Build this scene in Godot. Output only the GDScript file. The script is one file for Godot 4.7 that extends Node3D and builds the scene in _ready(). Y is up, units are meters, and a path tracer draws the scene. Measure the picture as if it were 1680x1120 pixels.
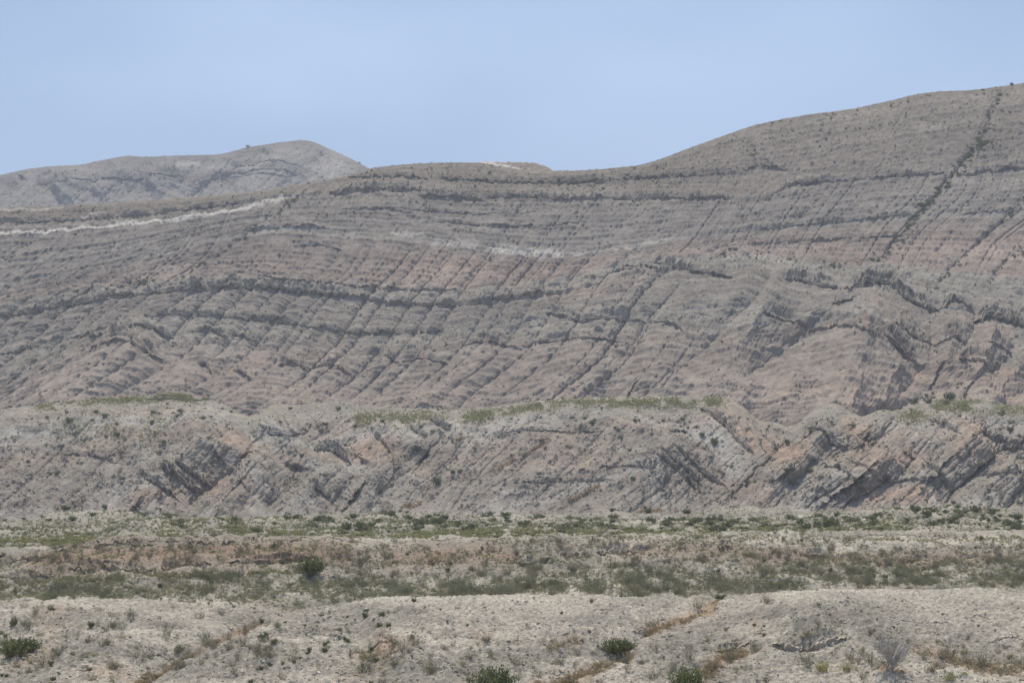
extends Node3D
# A dry badland valley: banded clay hills behind a valley floor, a low eroded bank and a crusted mound, all covered in desert shrubs.
# Bearings are noted as survey readings (x, y) taken through a long lens; sight() turns a reading into a direction, and every surface
# carries its own distance, slope and relief in metres.

const FOCAL := 3346.0
const TILT := 0.1012
const EYE := Vector3(0, 6.0, 0)
var aim := Basis(Vector3.RIGHT, TILT)
var rng := RandomNumberGenerator.new()

func sight(x: float, y: float) -> Vector3:
	var w := aim * Vector3((x - 840.0) / FOCAL, (560.0 - y) / FOCAL, -1.0)
	return w / -w.z

# ---------------------------------------------------------------- small helpers
func line(a: Array) -> PackedVector2Array:
	var p := PackedVector2Array()
	for i in range(0, a.size(), 2):
		p.append(Vector2(a[i], a[i + 1]))
	return p

func along(p: PackedVector2Array, x: float) -> float:          # smooth curve through the points, level beyond its ends
	var n := p.size()
	if x <= p[0].x: return p[0].y
	if x >= p[n - 1].x: return p[n - 1].y
	var i := 0
	while p[i + 1].x < x: i += 1
	var a := p[i]
	var b := p[i + 1]
	var t := (x - a.x) / (b.x - a.x)
	var ma := 0.0
	var mb := 0.0
	if i > 0: ma = (b.y - p[i - 1].y) / (b.x - p[i - 1].x) * (b.x - a.x)
	else: ma = b.y - a.y
	if i < n - 2: mb = (p[i + 2].y - a.y) / (p[i + 2].x - a.x) * (b.x - a.x)
	else: mb = b.y - a.y
	var t2 := t * t
	var t3 := t2 * t
	return (2 * t3 - 3 * t2 + 1) * a.y + (t3 - 2 * t2 + t) * ma + (3 * t2 - 2 * t3) * b.y + (t3 - t2) * mb

func hash1(i: int, s: int) -> float:
	var h := (i * 374761393 + s * 668265263) & 0x7fffffff
	h = ((h ^ (h >> 13)) * 1274126177) & 0x7fffffff
	h = h ^ (h >> 16)
	return float(h & 0xffff) / 65535.0

func gully(u: float, spacing: float, s: int) -> Vector2:          # (distance to the nearest of unevenly spaced gullies in spacings, its random number)
	var q := u / spacing
	var c := int(floorf(q))
	var best := 9.0
	var id := 0
	for k in range(c - 1, c + 2):
		var d := absf(q - (k + 0.5 + 0.42 * (hash1(k, s) * 2.0 - 1.0)))
		if d < best:
			best = d
			id = k
	return Vector2(best, hash1(id, s + 7))

func fractal(s: int, f: float, octaves: int) -> FastNoiseLite:
	var n := FastNoiseLite.new()
	n.seed = s
	n.noise_type = FastNoiseLite.TYPE_SIMPLEX_SMOOTH
	n.frequency = f
	n.fractal_type = FastNoiseLite.FRACTAL_FBM if octaves > 1 else FastNoiseLite.FRACTAL_NONE
	n.fractal_octaves = octaves
	return n

func tag(o: Node, label: String, category: String, group := "") -> void:
	o.set_meta("label", label)
	o.set_meta("category", category)
	if group: o.set_meta("group", group)

# ---------------------------------------------------------------- terrain
class Land:
	var cols := PackedFloat32Array()
	var nc := 0
	var nr := 0
	var back := 6
	var base := PackedVector3Array()      # the smooth slope
	var pos := PackedVector3Array()       # with its relief
	var py := PackedFloat32Array()
	var far := PackedFloat32Array()       # distance
	var marks := []
	var ledges := []
	var color := PackedColorArray()
	var up := Vector3.UP                  # out of the slope
	var out := Vector3.BACK               # level towards the valley, as long as it takes to move one metre out of the slope
	var top := PackedVector2Array()
	var bottom := PackedVector2Array()

var slope_material: StandardMaterial3D
var soil_material: StandardMaterial3D
var wander := fractal(777, 0.035, 2)
const warmth := Color(0.985, 0.94, 0.85)

func land(bottom: PackedVector2Array, top: PackedVector2Array, near: PackedVector2Array, slopes: PackedVector2Array, rows: int, from := -40.0, to := 1720.0, step := 1.64) -> Land:
	var l := Land.new()
	l.top = top
	l.bottom = bottom
	var out := PackedFloat32Array()
	var g := step
	var x := from
	for i in 26:
		g *= 1.24
		x -= g
		out.append(x)
	out.reverse()
	x = from
	while x <= to:
		out.append(x)
		x += step
	g = step
	for i in 26:
		g *= 1.24
		x += g
		out.append(x)
	l.cols = out
	l.nc = out.size()
	l.nr = rows
	var n := l.nc * (rows + l.back)
	l.base.resize(n)
	l.py.resize(n)
	l.far.resize(n)
	l.pos.resize(n)
	l.color.resize(n)
	var s_mid := along(slopes, 0.5)
	l.up = Vector3(0, 1, s_mid).normalized()
	l.out = Vector3(0, 0, 1.0 / l.up.z)
	var sl := PackedFloat32Array()
	for r in rows: sl.append(along(slopes, float(r) / (rows - 1)))
	for c in l.nc:
		x = out[c]
		var yb := along(bottom, x)
		var yt := along(top, x)
		var d := along(near, x)
		var e := 0.0
		var w := Vector3.ZERO
		for r in rows:
			var y := lerpf(yb, yt, float(r) / (rows - 1))
			w = sight(x, y)
			if r > 0: d = d * (sl[r] - e) / maxf(sl[r] - w.y, 0.02)
			e = w.y
			var i := r * l.nc + c
			l.base[i] = EYE + w * d
			l.py[i] = y
			l.far[i] = d
		for k in l.back:                       # beyond the crest the ground falls away out of sight
			var i := (rows + k) * l.nc + c
			var t := float(k + 1)
			var dd := d * (1.0 + 0.012 * t * t)
			l.base[i] = Vector3(w.x * dd, EYE.y + w.y * d - (dd - d) * 0.12 * t * 0.5, -dd)
			l.py[i] = yt
			l.far[i] = dd
	return l

class Mark:                                                     # a ridge, gully, streak or stain drawn along a line of readings
	var channel := 0                      # 0 relief, 1 white, 2 tint
	var p := PackedVector2Array()
	var run := PackedFloat32Array()
	var total := 0.0
	var width := 10.0
	var amount := 1.0
	var sharp := false
	var roof := false                     # straight flanks instead of rounded ones
	var skew := 1.0
	var taper := 0.1
	var lo := Vector2.ZERO
	var hi := Vector2.ZERO

class Ledge:                                                    # a bed of rock standing out along a line
	var p := PackedVector2Array()
	var height := 1.0
	var run := 8.0
	var cut := 0.5

func mark(l: Land, channel: int, pts: Array, width: float, amount: float, sharp := false, skew := 1.0, taper := 0.1, roof := false) -> void:
	var m := Mark.new()
	m.channel = channel
	m.p = line(pts)
	m.width = width
	m.amount = amount
	m.sharp = sharp
	m.roof = roof
	m.skew = skew
	m.taper = taper
	m.lo = m.p[0]
	m.hi = m.p[0]
	for q in m.p:
		m.lo = m.lo.min(q)
		m.hi = m.hi.max(q)
	for k in m.p.size() - 1:
		m.run.append(m.total)
		m.total += m.p[k].distance_to(m.p[k + 1])
	var reach := width * (4.6 if sharp else 2.1) * maxf(1.0, skew)
	m.lo -= Vector2(reach, reach)
	m.hi += Vector2(reach, reach)
	l.marks.append(m)

func ledge(l: Land, pts: Array, height: float, run := 8.0, cut := 0.5) -> void:
	var e := Ledge.new()
	e.p = line(pts)
	e.height = height
	e.run = run
	e.cut = cut
	l.ledges.append(e)

func marks_of(l: Land, c: int) -> Array:                          # [relief, white, tint] down one column
	var out := []
	var x := l.cols[c]
	var nr := l.nr
	var nc := l.nc
	var py := l.py
	var wx := PackedFloat32Array()
	var wy := PackedFloat32Array()
	for r in nr:
		var y0 := py[r * nc + c]
		wx.append(x + 5.0 * wander.get_noise_2d(x, y0))
		wy.append(y0 + 4.0 * wander.get_noise_2d(x + 900.0, y0))
	for ch in 3:
		var buffer := PackedFloat32Array()
		buffer.resize(nr)
		for m: Mark in l.marks:
			if m.channel != ch or x < m.lo.x or x > m.hi.x: continue
			var mp := m.p
			var runs := m.run
			var lo := m.lo.y
			var hi := m.hi.y
			var width := m.width
			var skew := m.skew
			var taper := m.taper
			var total := m.total
			var amount := m.amount
			var sharp := m.sharp
			var roof := m.roof
			var segments := mp.size() - 1
			for r in nr:
				var y := py[r * nc + c]
				if y < lo or y > hi: continue
				var best := 1e9
				var at := 0.0
				var side := 1.0
				var q := Vector2(wx[r], wy[r])
				for k in segments:
					var a := mp[k]
					var ab := mp[k + 1] - a
					var t := clampf((q - a).dot(ab) / ab.length_squared(), 0.0, 1.0)
					var dd := q.distance_squared_to(a + ab * t)
					if dd < best:
						best = dd
						at = runs[k] + t * ab.length()
						side = ab.cross(q - a)
				var d := sqrt(best) / width
				if side > 0.0: d /= skew
				if d > 4.6 or (d > 2.1 and not sharp): continue
				var f := 0.4 * exp(-2.6 * d) + 0.6 * exp(-d * d * 0.16) if sharp else exp(-d * d * 1.3)
				if roof: f = 0.5 * (1.0 - d / 1.7 + sqrt((1.0 - d / 1.7) * (1.0 - d / 1.7) + 0.015)) * smoothstep(2.1, 1.6, d)
				if taper > 0.0:
					var s := at / total
					f *= smoothstep(-0.02, taper, s) * smoothstep(1.02, 1.0 - taper, s)
				elif taper < 0.0: f *= smoothstep(-0.02, -taper, at / total)
				buffer[r] += amount * f
		out.append(buffer)
	return out

func ledges_of(l: Land, c: int, n: FastNoiseLite) -> Array:        # the ledges that cross one column: [height of line, metres, run, cut]
	var out := []
	var x := l.cols[c]
	for k in l.ledges.size():
		var e: Ledge = l.ledges[k]
		var a := e.p[0].x
		var b := e.p[e.p.size() - 1].x
		if x <= a or x >= b: continue
		var w := smoothstep(0.0, 0.16, (x - a) / (b - a)) * smoothstep(1.0, 0.84, (x - a) / (b - a))
		for bed in 3:                                          # each ledge is a stack of thin beds that break into blocks
			var key := k * 3 + bed
			var block := int(floorf(x / (9.0 + 3.0 * bed) + 1.5 * n.get_noise_2d(x * 2.0, key * 19.0)))
			var part := w * clampf(0.8 + 0.5 * n.get_noise_2d(x * 1.5, key * 71.0) + 0.9 * (hash1(block, key + 300) - 0.5), 0.05, 1.4)
			out.append(PackedFloat32Array([along(e.p, x) + 2.0 * n.get_noise_2d(x * 2.0, k * 53.0) - bed * e.run * 0.45 + 1.2 * (hash1(block, key + 500) - 0.5), e.height * part * 0.4, e.run, e.cut]))
	return out

func ledge_sum(list: Array, y: float) -> float:
	var sum := 0.0
	for e: PackedFloat32Array in list:
		var d := e[0] - y
		if d > 0.0 and d < e[2] * 4.0: sum += e[1] * exp(-d / e[2]) * minf(d / 1.3, 1.0)
		elif d <= 0.0 and d > -16.0: sum -= e[1] * e[3] * exp(d / 4.0)
	return sum

func form(l: Land, column: Callable) -> void:                     # fills relief and colour, a column at a time
	var done := []
	done.resize(l.nc)
	var job := func(c: int) -> void: done[c] = column.call(c)
	var id := WorkerThreadPool.add_group_task(job, l.nc)
	WorkerThreadPool.wait_for_group_task_completion(id)
	var nc := l.nc
	var last := l.nr - 1
	var nr := l.nr
	var pos := l.base.duplicate()
	var color := l.color.duplicate()
	for c in nc:
		var p: PackedVector3Array = done[c][0]
		var q: PackedColorArray = done[c][1]
		for r in nr + l.back:
			var from := mini(r, last)
			pos[r * nc + c] += p[from]
			color[r * nc + c] = q[from] * warmth
	l.pos = pos
	l.color = color

func skin(l: Land, called: String, m: Material) -> MeshInstance3D:
	var nr := l.nr + l.back
	var nc := l.nc
	var pos := l.pos
	var normal := PackedVector3Array()
	normal.resize(pos.size())
	for r in nr:
		var r0 := maxi(r - 1, 0) * nc
		var r1 := mini(r + 1, nr - 1) * nc
		for c in nc:
			var a := pos[r * nc + mini(c + 1, nc - 1)] - pos[r * nc + maxi(c - 1, 0)]
			var b := pos[r1 + c] - pos[r0 + c]
			normal[r * nc + c] = a.cross(b).normalized()
	var index := PackedInt32Array()
	index.resize((nr - 1) * (nc - 1) * 6)
	var k := 0
	for r in nr - 1:
		for c in nc - 1:
			var a := r * nc + c
			var b := a + nc
			index[k] = a
			index[k + 1] = b
			index[k + 2] = b + 1
			index[k + 3] = a
			index[k + 4] = b + 1
			index[k + 5] = a + 1
			k += 6
	var arrays := []
	arrays.resize(Mesh.ARRAY_MAX)
	arrays[Mesh.ARRAY_VERTEX] = l.pos
	arrays[Mesh.ARRAY_NORMAL] = normal
	arrays[Mesh.ARRAY_COLOR] = l.color
	arrays[Mesh.ARRAY_INDEX] = index
	var mesh := ArrayMesh.new()
	mesh.add_surface_from_arrays(Mesh.PRIMITIVE_TRIANGLES, arrays)
	mesh.surface_set_material(0, m)
	var o := MeshInstance3D.new()
	o.name = called
	o.mesh = mesh
	o.set_meta("kind", "structure")
	add_child(o, true)
	return o

func place(l: Land, x: float, y: float) -> Vector3:               # the point of that land at a reading
	var c := clampi(l.cols.bsearch(x), 0, l.nc - 1)
	var yb := l.py[c]
	var yt := l.py[(l.nr - 1) * l.nc + c]
	var r := clampi(int(roundf((y - yb) / (yt - yb) * (l.nr - 1))), 0, l.nr - 1)
	return l.pos[r * l.nc + c]

func ramp(stops: Array, from: float, to: float) -> PackedColorArray:   # 256 colours between the stops
	var out := PackedColorArray()
	for i in 256:
		var t := lerpf(from, to, i / 255.0)
		var c: Color = stops[0][1]
		for k in stops.size() - 1:
			var a: Color = stops[k][1]
			if t >= stops[k][0]: c = a.lerp(stops[k + 1][1], clampf((t - stops[k][0]) / (stops[k + 1][0] - stops[k][0]), 0.0, 1.0))
		out.append(c)
	return out

func grain(s: int, f: float, low: float) -> ImageTexture:          # pale grey, mottled, without any direction; tiles
	var fine := FastNoiseLite.new()
	fine.seed = s
	fine.frequency = f * 3.0
	fine.fractal_octaves = 3
	var coarse := FastNoiseLite.new()
	coarse.seed = s + 50
	coarse.frequency = f * 0.35
	coarse.fractal_octaves = 4
	var a := fine.get_seamless_image(1024, 1024)
	var b := coarse.get_seamless_image(1024, 1024)
	a.convert(Image.FORMAT_L8)
	b.convert(Image.FORMAT_L8)
	var da := a.get_data()
	var db := b.get_data()
	var out := PackedByteArray()
	out.resize(da.size())
	for i in da.size():
		var v := da[i] * 0.00392 * 0.6 + db[i] * 0.00392 * 0.4
		out[i] = int(255.0 * clampf(low + (1.0 - low) * smoothstep(0.2, 0.75, v), 0.0, 1.0))
	var im := Image.create_from_data(1024, 1024, false, Image.FORMAT_L8, out)
	im.convert(Image.FORMAT_RGB8)
	return ImageTexture.create_from_image(im)

# ---------------------------------------------------------------- the long banded hillside
func main_hill() -> Land:
	var top := line([-60, 344, 0, 341, 140, 335, 260, 327, 400, 316, 490, 302, 560, 290, 610, 276, 660, 270, 720, 267, 785, 267, 815, 272, 850, 278, 900, 280, 960, 279, 1040, 272, 1080, 262, 1120, 247, 1180, 225, 1240, 205, 1320, 189, 1400, 178, 1460, 165, 1520, 152, 1600, 147, 1680, 136, 1740, 128])
	var l := land(line([0, 750, 1680, 750]), top, line([0, 356, 700, 349, 1200, 339, 1680, 329]), line([0, 0.42, 0.35, 0.5, 0.8, 0.6, 1.0, 0.5]), 372)
	var beds := [
		line([0, 352, 200, 345, 400, 322, 560, 298, 690, 292, 830, 299, 930, 300, 1080, 290, 1200, 283, 1300, 279, 1400, 262, 1550, 240, 1680, 225]),
		line([0, 366, 200, 356, 420, 330, 560, 317, 620, 310, 760, 325, 900, 325, 1000, 326, 1120, 324, 1200, 326, 1270, 318, 1400, 296, 1545, 286, 1680, 275]),
		line([0, 470, 200, 430, 420, 376, 560, 380, 700, 391, 780, 403, 900, 418, 1000, 410, 1120, 390, 1300, 370, 1500, 352, 1680, 345]),
		line([0, 500, 100, 480, 200, 470, 320, 457, 440, 460, 560, 470, 620, 475, 750, 478, 830, 472, 960, 450, 1080, 430, 1200, 425, 1290, 425, 1400, 440, 1480, 440, 1600, 450, 1680, 460]),
		line([0, 520, 100, 502, 180, 488, 300, 475, 360, 472, 440, 475, 560, 487, 660, 500, 760, 500, 840, 490, 900, 484, 1000, 470, 1080, 448, 1200, 455, 1290, 464, 1380, 468, 1440, 474, 1520, 496, 1600, 508, 1680, 512]),
		line([0, 582, 100, 560, 180, 540, 250, 518, 300, 515, 420, 525, 500, 535, 560, 545, 640, 548, 700, 545, 800, 535, 900, 526, 1060, 531, 1200, 530, 1310, 542, 1400, 532, 1500, 560, 1600, 575, 1680, 580]),
		line([0, 625, 100, 592, 180, 568, 300, 556, 400, 560, 480, 572, 560, 588, 650, 588, 760, 566, 830, 560, 900, 560, 1040, 562, 1100, 570, 1200, 575, 1310, 556, 1420, 556, 1500, 585, 1600, 602, 1680, 610]),
		line([0, 690, 200, 655, 400, 660, 700, 668, 1000, 662, 1250, 672, 1680, 665])]
	# broad domes, ribs and the gullies between them
	for f in [                                        # [crest line, flank, metres, how much gentler the left flank is, straight flanks]
		[[258, 540, 190, 600, 110, 668], 62, 5.0, 1.0, false], [[325, 600, 300, 655], 34, 2.2, 1.0, true], [[560, 575, 540, 610], 22, 1.6, 1.0, true], [[690, 560, 640, 600], 26, 1.8, 1.0, true], [[830, 560, 770, 610, 700, 660], 30, 2.4, 1.4, true], [[370, 660, 420, 655, 520, 665], 30, 1.4, 1.0, true],
		[[1292, 425, 1240, 510, 1165, 640], 46, 5.4, 1.3, true], [[1440, 468, 1400, 560, 1330, 700], 58, 6.6, 1.3, true], [[1562, 512, 1540, 590], 24, 3.8, 1.3, true], [[1628, 526, 1592, 612], 26, 4.0, 1.3, true], [[1190, 438, 1120, 520, 1050, 620], 34, 3.6, 1.5, true], [[1082, 432, 1010, 520, 915, 640], 34, 3.0, 1.5, true],
		[[1010, 585, 960, 640, 930, 670], 24, 2.0, 1.4, true], [[1110, 600, 1060, 665], 26, 2.2, 1.3, true], [[1235, 610, 1195, 675], 24, 2.2, 1.2, true], [[1300, 590, 1262, 680], 22, 2.0, 1.2, true], [[1395, 600, 1375, 695], 20, 1.8, 1.2, true], [[1465, 585, 1440, 660], 22, 2.4, 1.3, true], [[1505, 610, 1480, 660], 18, 1.8, 1.2, true], [[1650, 640, 1560, 690], 36, 3.0, 1.2, true], [[1685, 560, 1660, 610], 22, 2.4, 1.2, true], [[1340, 500, 1310, 545], 16, 1.4, 1.2, true], [[1230, 450, 1200, 500], 16, 1.4, 1.2, true]]:
		mark(l, 0, f[0], f[1], f[2], false, f[3], -0.3, f[4])
	for f in [
		[[330, 500, 285, 560, 262, 622], 11, -3.4], [[405, 540, 370, 590, 345, 645], 10, -3.0], [[480, 480, 450, 535, 425, 575, 390, 628], 9, -2.2], [[560, 480, 520, 560, 465, 622], 9, -2.2],
		[[1268, 440, 1240, 490, 1185, 545, 1120, 605, 1060, 660], 11, -3.0], [[1385, 462, 1360, 512, 1300, 567, 1203, 635], 12, -3.8], [[1533, 505, 1524, 553, 1520, 600, 1470, 655], 13, -4.4],
		[[1412, 527, 1423, 570, 1422, 613, 1438, 645], 5, -1.2], [[1605, 515, 1590, 545, 1575, 585], 13, -3.5], [[1685, 573, 1633, 607, 1570, 633, 1490, 665, 1400, 700], 12, -3.4], [[1120, 477, 1057, 530, 1040, 570, 960, 633, 900, 668], 7, -2.0],
		[[1640, 146, 1612, 235, 1580, 270, 1545, 310, 1500, 362, 1440, 432, 1425, 445], 7, -2.6], [[1690, 320, 1640, 370, 1600, 405, 1560, 445, 1530, 480], 6, -2.0], [[1690, 400, 1650, 430, 1620, 470], 6, -1.6], [[492, 322, 412, 380, 350, 422, 280, 462], 6, -1.6],
		[[138, 336, 70, 382, 0, 432], 5, -1.3], [[1360, 312, 1300, 372, 1200, 400, 1130, 432], 4, -1.0], [[1280, 312, 1230, 350, 1180, 395], 4, -0.8], [[1500, 370, 1450, 415], 4, -0.7], [[690, 380, 640, 430, 590, 472], 5, -1.0], [[760, 400, 700, 450, 660, 480], 4, -0.8],
		[[820, 330, 760, 400], 4, -0.6], [[700, 330, 670, 385], 4, -0.6], [[950, 330, 900, 380], 3, -0.5], [[1310, 550, 1240, 610, 1200, 650], 5, -0.9], [[1380, 590, 1310, 660], 5, -0.9], [[850, 540, 740, 620], 5, -1.2], [[1560, 390, 1480, 470], 4, -0.8]]:
		mark(l, 0, f[0], f[1] * 0.45, f[2] * 0.3, true)
	# pale mineral streaks
	for f in [
		[[-160, 384, 60, 380, 140, 374, 230, 365, 300, 357, 380, 346, 430, 334, 492, 322], 2.7, 1.25], [[130, 359, 165, 354], 2.0, 0.5], [[-20, 348, 60, 344, 110, 341], 4, 0.35], [[700, 398, 790, 402], 8, 0.35], [[790, 408, 850, 414, 930, 418], 8, 0.5], [[640, 385, 700, 386], 6, 0.4],
		[[1490, 208, 1560, 210], 9, 0.17], [[930, 418, 1010, 411, 1110, 392], 3, 0.4], [[400, 376, 480, 372, 560, 378], 4, 0.3]]:
		mark(l, 1, f[0], f[1], f[2])
	# warm clay
	for f in [[[620, 440, 720, 440, 830, 440, 950, 435], 30, 0.9], [[1460, 640, 1560, 600, 1680, 640], 34, 1.0], [[1250, 640, 1400, 650], 30, 0.7], [[560, 565, 440, 585, 330, 640], 26, 0.6], [[1300, 390, 1500, 410, 1680, 400], 30, 0.6], [[1545, 545, 1640, 560], 26, 0.8], [[840, 482, 960, 480, 1050, 455], 20, 0.7], [[1380, 690, 1460, 690], 30, 0.9], [[300, 650, 600, 655, 900, 650], 14, 0.5], [[1500, 560, 1440, 500], 26, 0.5]]:
		mark(l, 2, f[0], f[1], f[2], false, 1.0, 0.0)
	for e in [
		[[170, 490, 300, 477, 365, 474], 0.9, 6.0], [[590, 492, 660, 501, 760, 501, 840, 491, 920, 482], 1.1, 7.0], [[430, 462, 560, 471, 620, 476, 750, 479], 0.7, 6.0], [[-20, 524, 100, 503, 185, 489], 0.8, 6.0], [[235, 520, 300, 516, 420, 526, 505, 537], 0.9, 6.0], [[500, 537, 560, 546, 640, 549, 730, 544], 0.9, 6.0], [[-20, 586, 100, 561, 185, 541], 0.8, 6.0], [[890, 327, 1000, 327, 1125, 325], 1.0, 6.0], [[820, 300, 930, 301, 1010, 297], 0.7, 5.0], [[1000, 299, 1080, 291, 1205, 284], 0.8, 5.0], [[-20, 369, 200, 357, 425, 331], 0.6, 5.0], [[1195, 383, 1300, 371, 1505, 352], 0.6, 4.0], [[1185, 405, 1350, 395, 1505, 386], 0.6, 4.0], [[1575, 351, 1690, 345], 0.6, 4.0], [[640, 340, 760, 350, 880, 348], 0.45, 3.0], [[700, 362, 850, 372, 960, 364], 0.45, 3.0], [[560, 345, 620, 342, 680, 350], 0.45, 3.0],
		[[270, 480, 330, 473, 440, 474, 500, 480, 600, 492], 1.5, 8.0], [[160, 582, 185, 570, 210, 566, 240, 578, 266, 596], 1.7, 8.0], [[205, 547, 240, 540, 280, 556], 1.1, 6.0], [[322, 596, 335, 598, 348, 616], 1.0, 5.0], [[380, 608, 395, 612, 412, 626], 1.0, 5.0], [[320, 546, 345, 544, 372, 558], 1.0, 5.0], [[372, 550, 395, 552, 424, 566], 1.2, 6.0], [[425, 530, 450, 526, 480, 538], 0.9, 5.0], [[455, 600, 480, 596, 505, 610], 1.0, 6.0], [[510, 606, 540, 600, 575, 616], 1.2, 6.0], [[130, 564, 145, 556, 175, 560], 1.2, 6.0],
		[[600, 585, 625, 582, 655, 600], 0.9, 5.0], [[660, 595, 690, 590, 735, 600], 0.9, 5.0], [[760, 568, 800, 562, 850, 575], 0.9, 5.0], [[1072, 436, 1085, 437, 1120, 447, 1196, 464], 1.4, 7.0], [[895, 518, 925, 522, 945, 530, 1000, 530, 1056, 535], 1.3, 6.0], [[855, 570, 900, 562, 980, 561, 1044, 574], 0.9, 5.0], [[1070, 534, 1095, 540, 1115, 552], 1.2, 6.0],
		[[1284, 466, 1305, 463, 1335, 472, 1372, 478], 2.3, 9.0], [[1385, 486, 1400, 474, 1425, 466, 1460, 468, 1480, 486, 1505, 500, 1540, 516], 2.3, 9.0], [[1360, 508, 1375, 505, 1390, 500], 1.6, 6.0], [[1542, 510, 1565, 494, 1600, 514], 1.3, 6.0], [[1598, 534, 1622, 523, 1650, 526, 1682, 540], 2.2, 9.0], [[1240, 524, 1275, 532, 1318, 546], 1.1, 5.0], [[1290, 562, 1330, 550, 1380, 548, 1422, 562], 1.4, 7.0], [[1436, 560, 1460, 572, 1505, 606], 2.2, 8.0],
		[[1460, 540, 1490, 552, 1528, 574], 1.5, 6.0], [[1528, 572, 1552, 562, 1580, 580], 1.4, 6.0], [[1562, 602, 1585, 598, 1608, 612], 1.5, 6.0], [[1606, 570, 1630, 574, 1655, 586], 1.2, 6.0], [[1000, 450, 1040, 440, 1085, 446], 0.9, 5.0],
		[[540, 320, 620, 311, 690, 314], 1.3, 7.0], [[684, 322, 740, 325, 790, 330], 1.1, 6.0], [[800, 326, 850, 324, 900, 326], 1.0, 5.0], [[1120, 327, 1160, 326, 1200, 327], 1.0, 5.0], [[1272, 316, 1310, 303, 1380, 298, 1420, 295], 1.2, 6.0], [[1435, 294, 1500, 288, 1550, 287], 1.2, 6.0], [[1580, 288, 1640, 280, 1700, 274], 1.2, 6.0], [[570, 293, 640, 290, 700, 294], 0.9, 5.0], [[720, 294, 790, 298, 850, 302], 0.9, 5.0], [[890, 302, 950, 300, 1000, 300], 0.8, 5.0], [[1220, 281, 1250, 274, 1300, 280], 0.9, 5.0], [[400, 377, 480, 372, 560, 379], 0.7, 4.0], [[490, 404, 520, 401, 560, 410], 0.6, 4.0]]:
		ledge(l, e[0], e[1], e[2], 0.4)
	var swell := fractal(11, 0.018, 3)
	var bend := fractal(17, 0.014, 1)
	var rough := fractal(12, 0.16, 3)
	var grit := fractal(13, 0.9, 2)
	var across := fractal(14, 0.02, 2)
	var nibble := fractal(15, 0.09, 2)
	var hue := fractal(16, 0.03, 3)
	# ledges: bed, height in metres, run-out above in readings, how broken, seed
	var ledges := [[1.05, 1.0, 10.0, -0.05, 1.0], [1.55, 0.5, 7.0, -0.1, 2.0], [2.0, 1.5, 9.0, 0.25, 3.0], [2.12, 0.6, 5.0, 0.0, 4.0], [2.4, 0.35, 6.0, 0.0, 5.0], [2.62, 0.3, 6.0, 0.0, 6.0], [2.8, 0.35, 5.0, 0.1, 7.0], [3.0, 0.5, 6.0, 0.35, 8.0], [3.22, 0.3, 5.0, 0.1, 9.0], [3.55, 0.35, 6.0, 0.1, 10.0],
		[4.0, 1.0, 8.0, 0.3, 11.0], [4.45, 0.8, 6.0, 0.1, 12.0], [5.0, 1.9, 11.0, 0.3, 13.0], [5.3, 0.5, 7.0, 0.0, 14.0], [6.0, 1.7, 10.0, 0.25, 15.0], [6.3, 0.8, 7.0, 0.0, 16.0], [6.62, 0.7, 7.0, 0.1, 17.0], [7.0, 1.8, 10.0, 0.22, 18.0], [7.25, 0.5, 6.0, 0.0, 19.0], [7.5, 0.35, 5.0, 0.0, 20.0], [7.8, 0.3, 5.0, 0.0, 21.0]]
	var palette := [
		[0.0, Color(0.274, 0.244, 0.212)], [1.0, Color(0.265, 0.237, 0.209)], [2.0, Color(0.265, 0.239, 0.216)], [2.25, Color(0.267, 0.244, 0.224)], [2.9, Color(0.269, 0.246, 0.226)], [3.0, Color(0.309, 0.291, 0.265)], [3.12, Color(0.277, 0.244, 0.222)], [3.6, Color(0.294, 0.249, 0.224)], [3.93, Color(0.306, 0.256, 0.229)],
		[4.02, Color(0.309, 0.290, 0.262)], [4.9, Color(0.306, 0.284, 0.256)], [5.05, Color(0.269, 0.244, 0.222)], [5.7, Color(0.283, 0.256, 0.233)], [5.95, Color(0.309, 0.287, 0.259)], [6.9, Color(0.306, 0.282, 0.253)], [7.05, Color(0.310, 0.272, 0.243)], [8.0, Color(0.325, 0.278, 0.243)], [9.5, Color(0.321, 0.272, 0.235)]]
	var colour := ramp(palette, 0.0, 9.5)
	var N := ledges.size()
	var column := func(c: int) -> Array:
		var shift := PackedVector3Array()
		var colors := PackedColorArray()
		var nr := l.nr
		var nc := l.nc
		var py := l.py
		var base := l.base
		var far := l.far
		var out := l.out
		var up := l.up
		shift.resize(nr)
		colors.resize(nr)
		var m3 := marks_of(l, c)
		var dents: PackedFloat32Array = m3[0]
		var white: PackedFloat32Array = m3[1]
		var warm: PackedFloat32Array = m3[2]
		var hero := ledges_of(l, c, across)
		var x := l.cols[c]
		var kb := PackedFloat32Array()
		for k in 8: kb.append(along(beds[k], x))
		var crest := along(top, x)
		var lean := lerpf(1.4, 0.85, smoothstep(-50.0, 700.0, x))
		var right := smoothstep(1020.0, 1180.0, x)
		var push := PackedFloat32Array()
		var lb := PackedFloat32Array()
		var lr := PackedFloat32Array()
		for k in N:
			var e: Array = ledges[k]
			lb.append(e[0])
			lr.append(e[2])
			push.append(clampf(0.2 + e[3] + 1.3 * across.get_noise_2d(x, e[4] * 97.0) + 0.6 * (hash1(int(floorf(x / 13.0 + 2.0 * across.get_noise_2d(x * 1.5, k * 17.0))), k + 60) - 0.5), 0.0, 1.2) * minf(e[1], 1.0) * 0.5)
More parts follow.
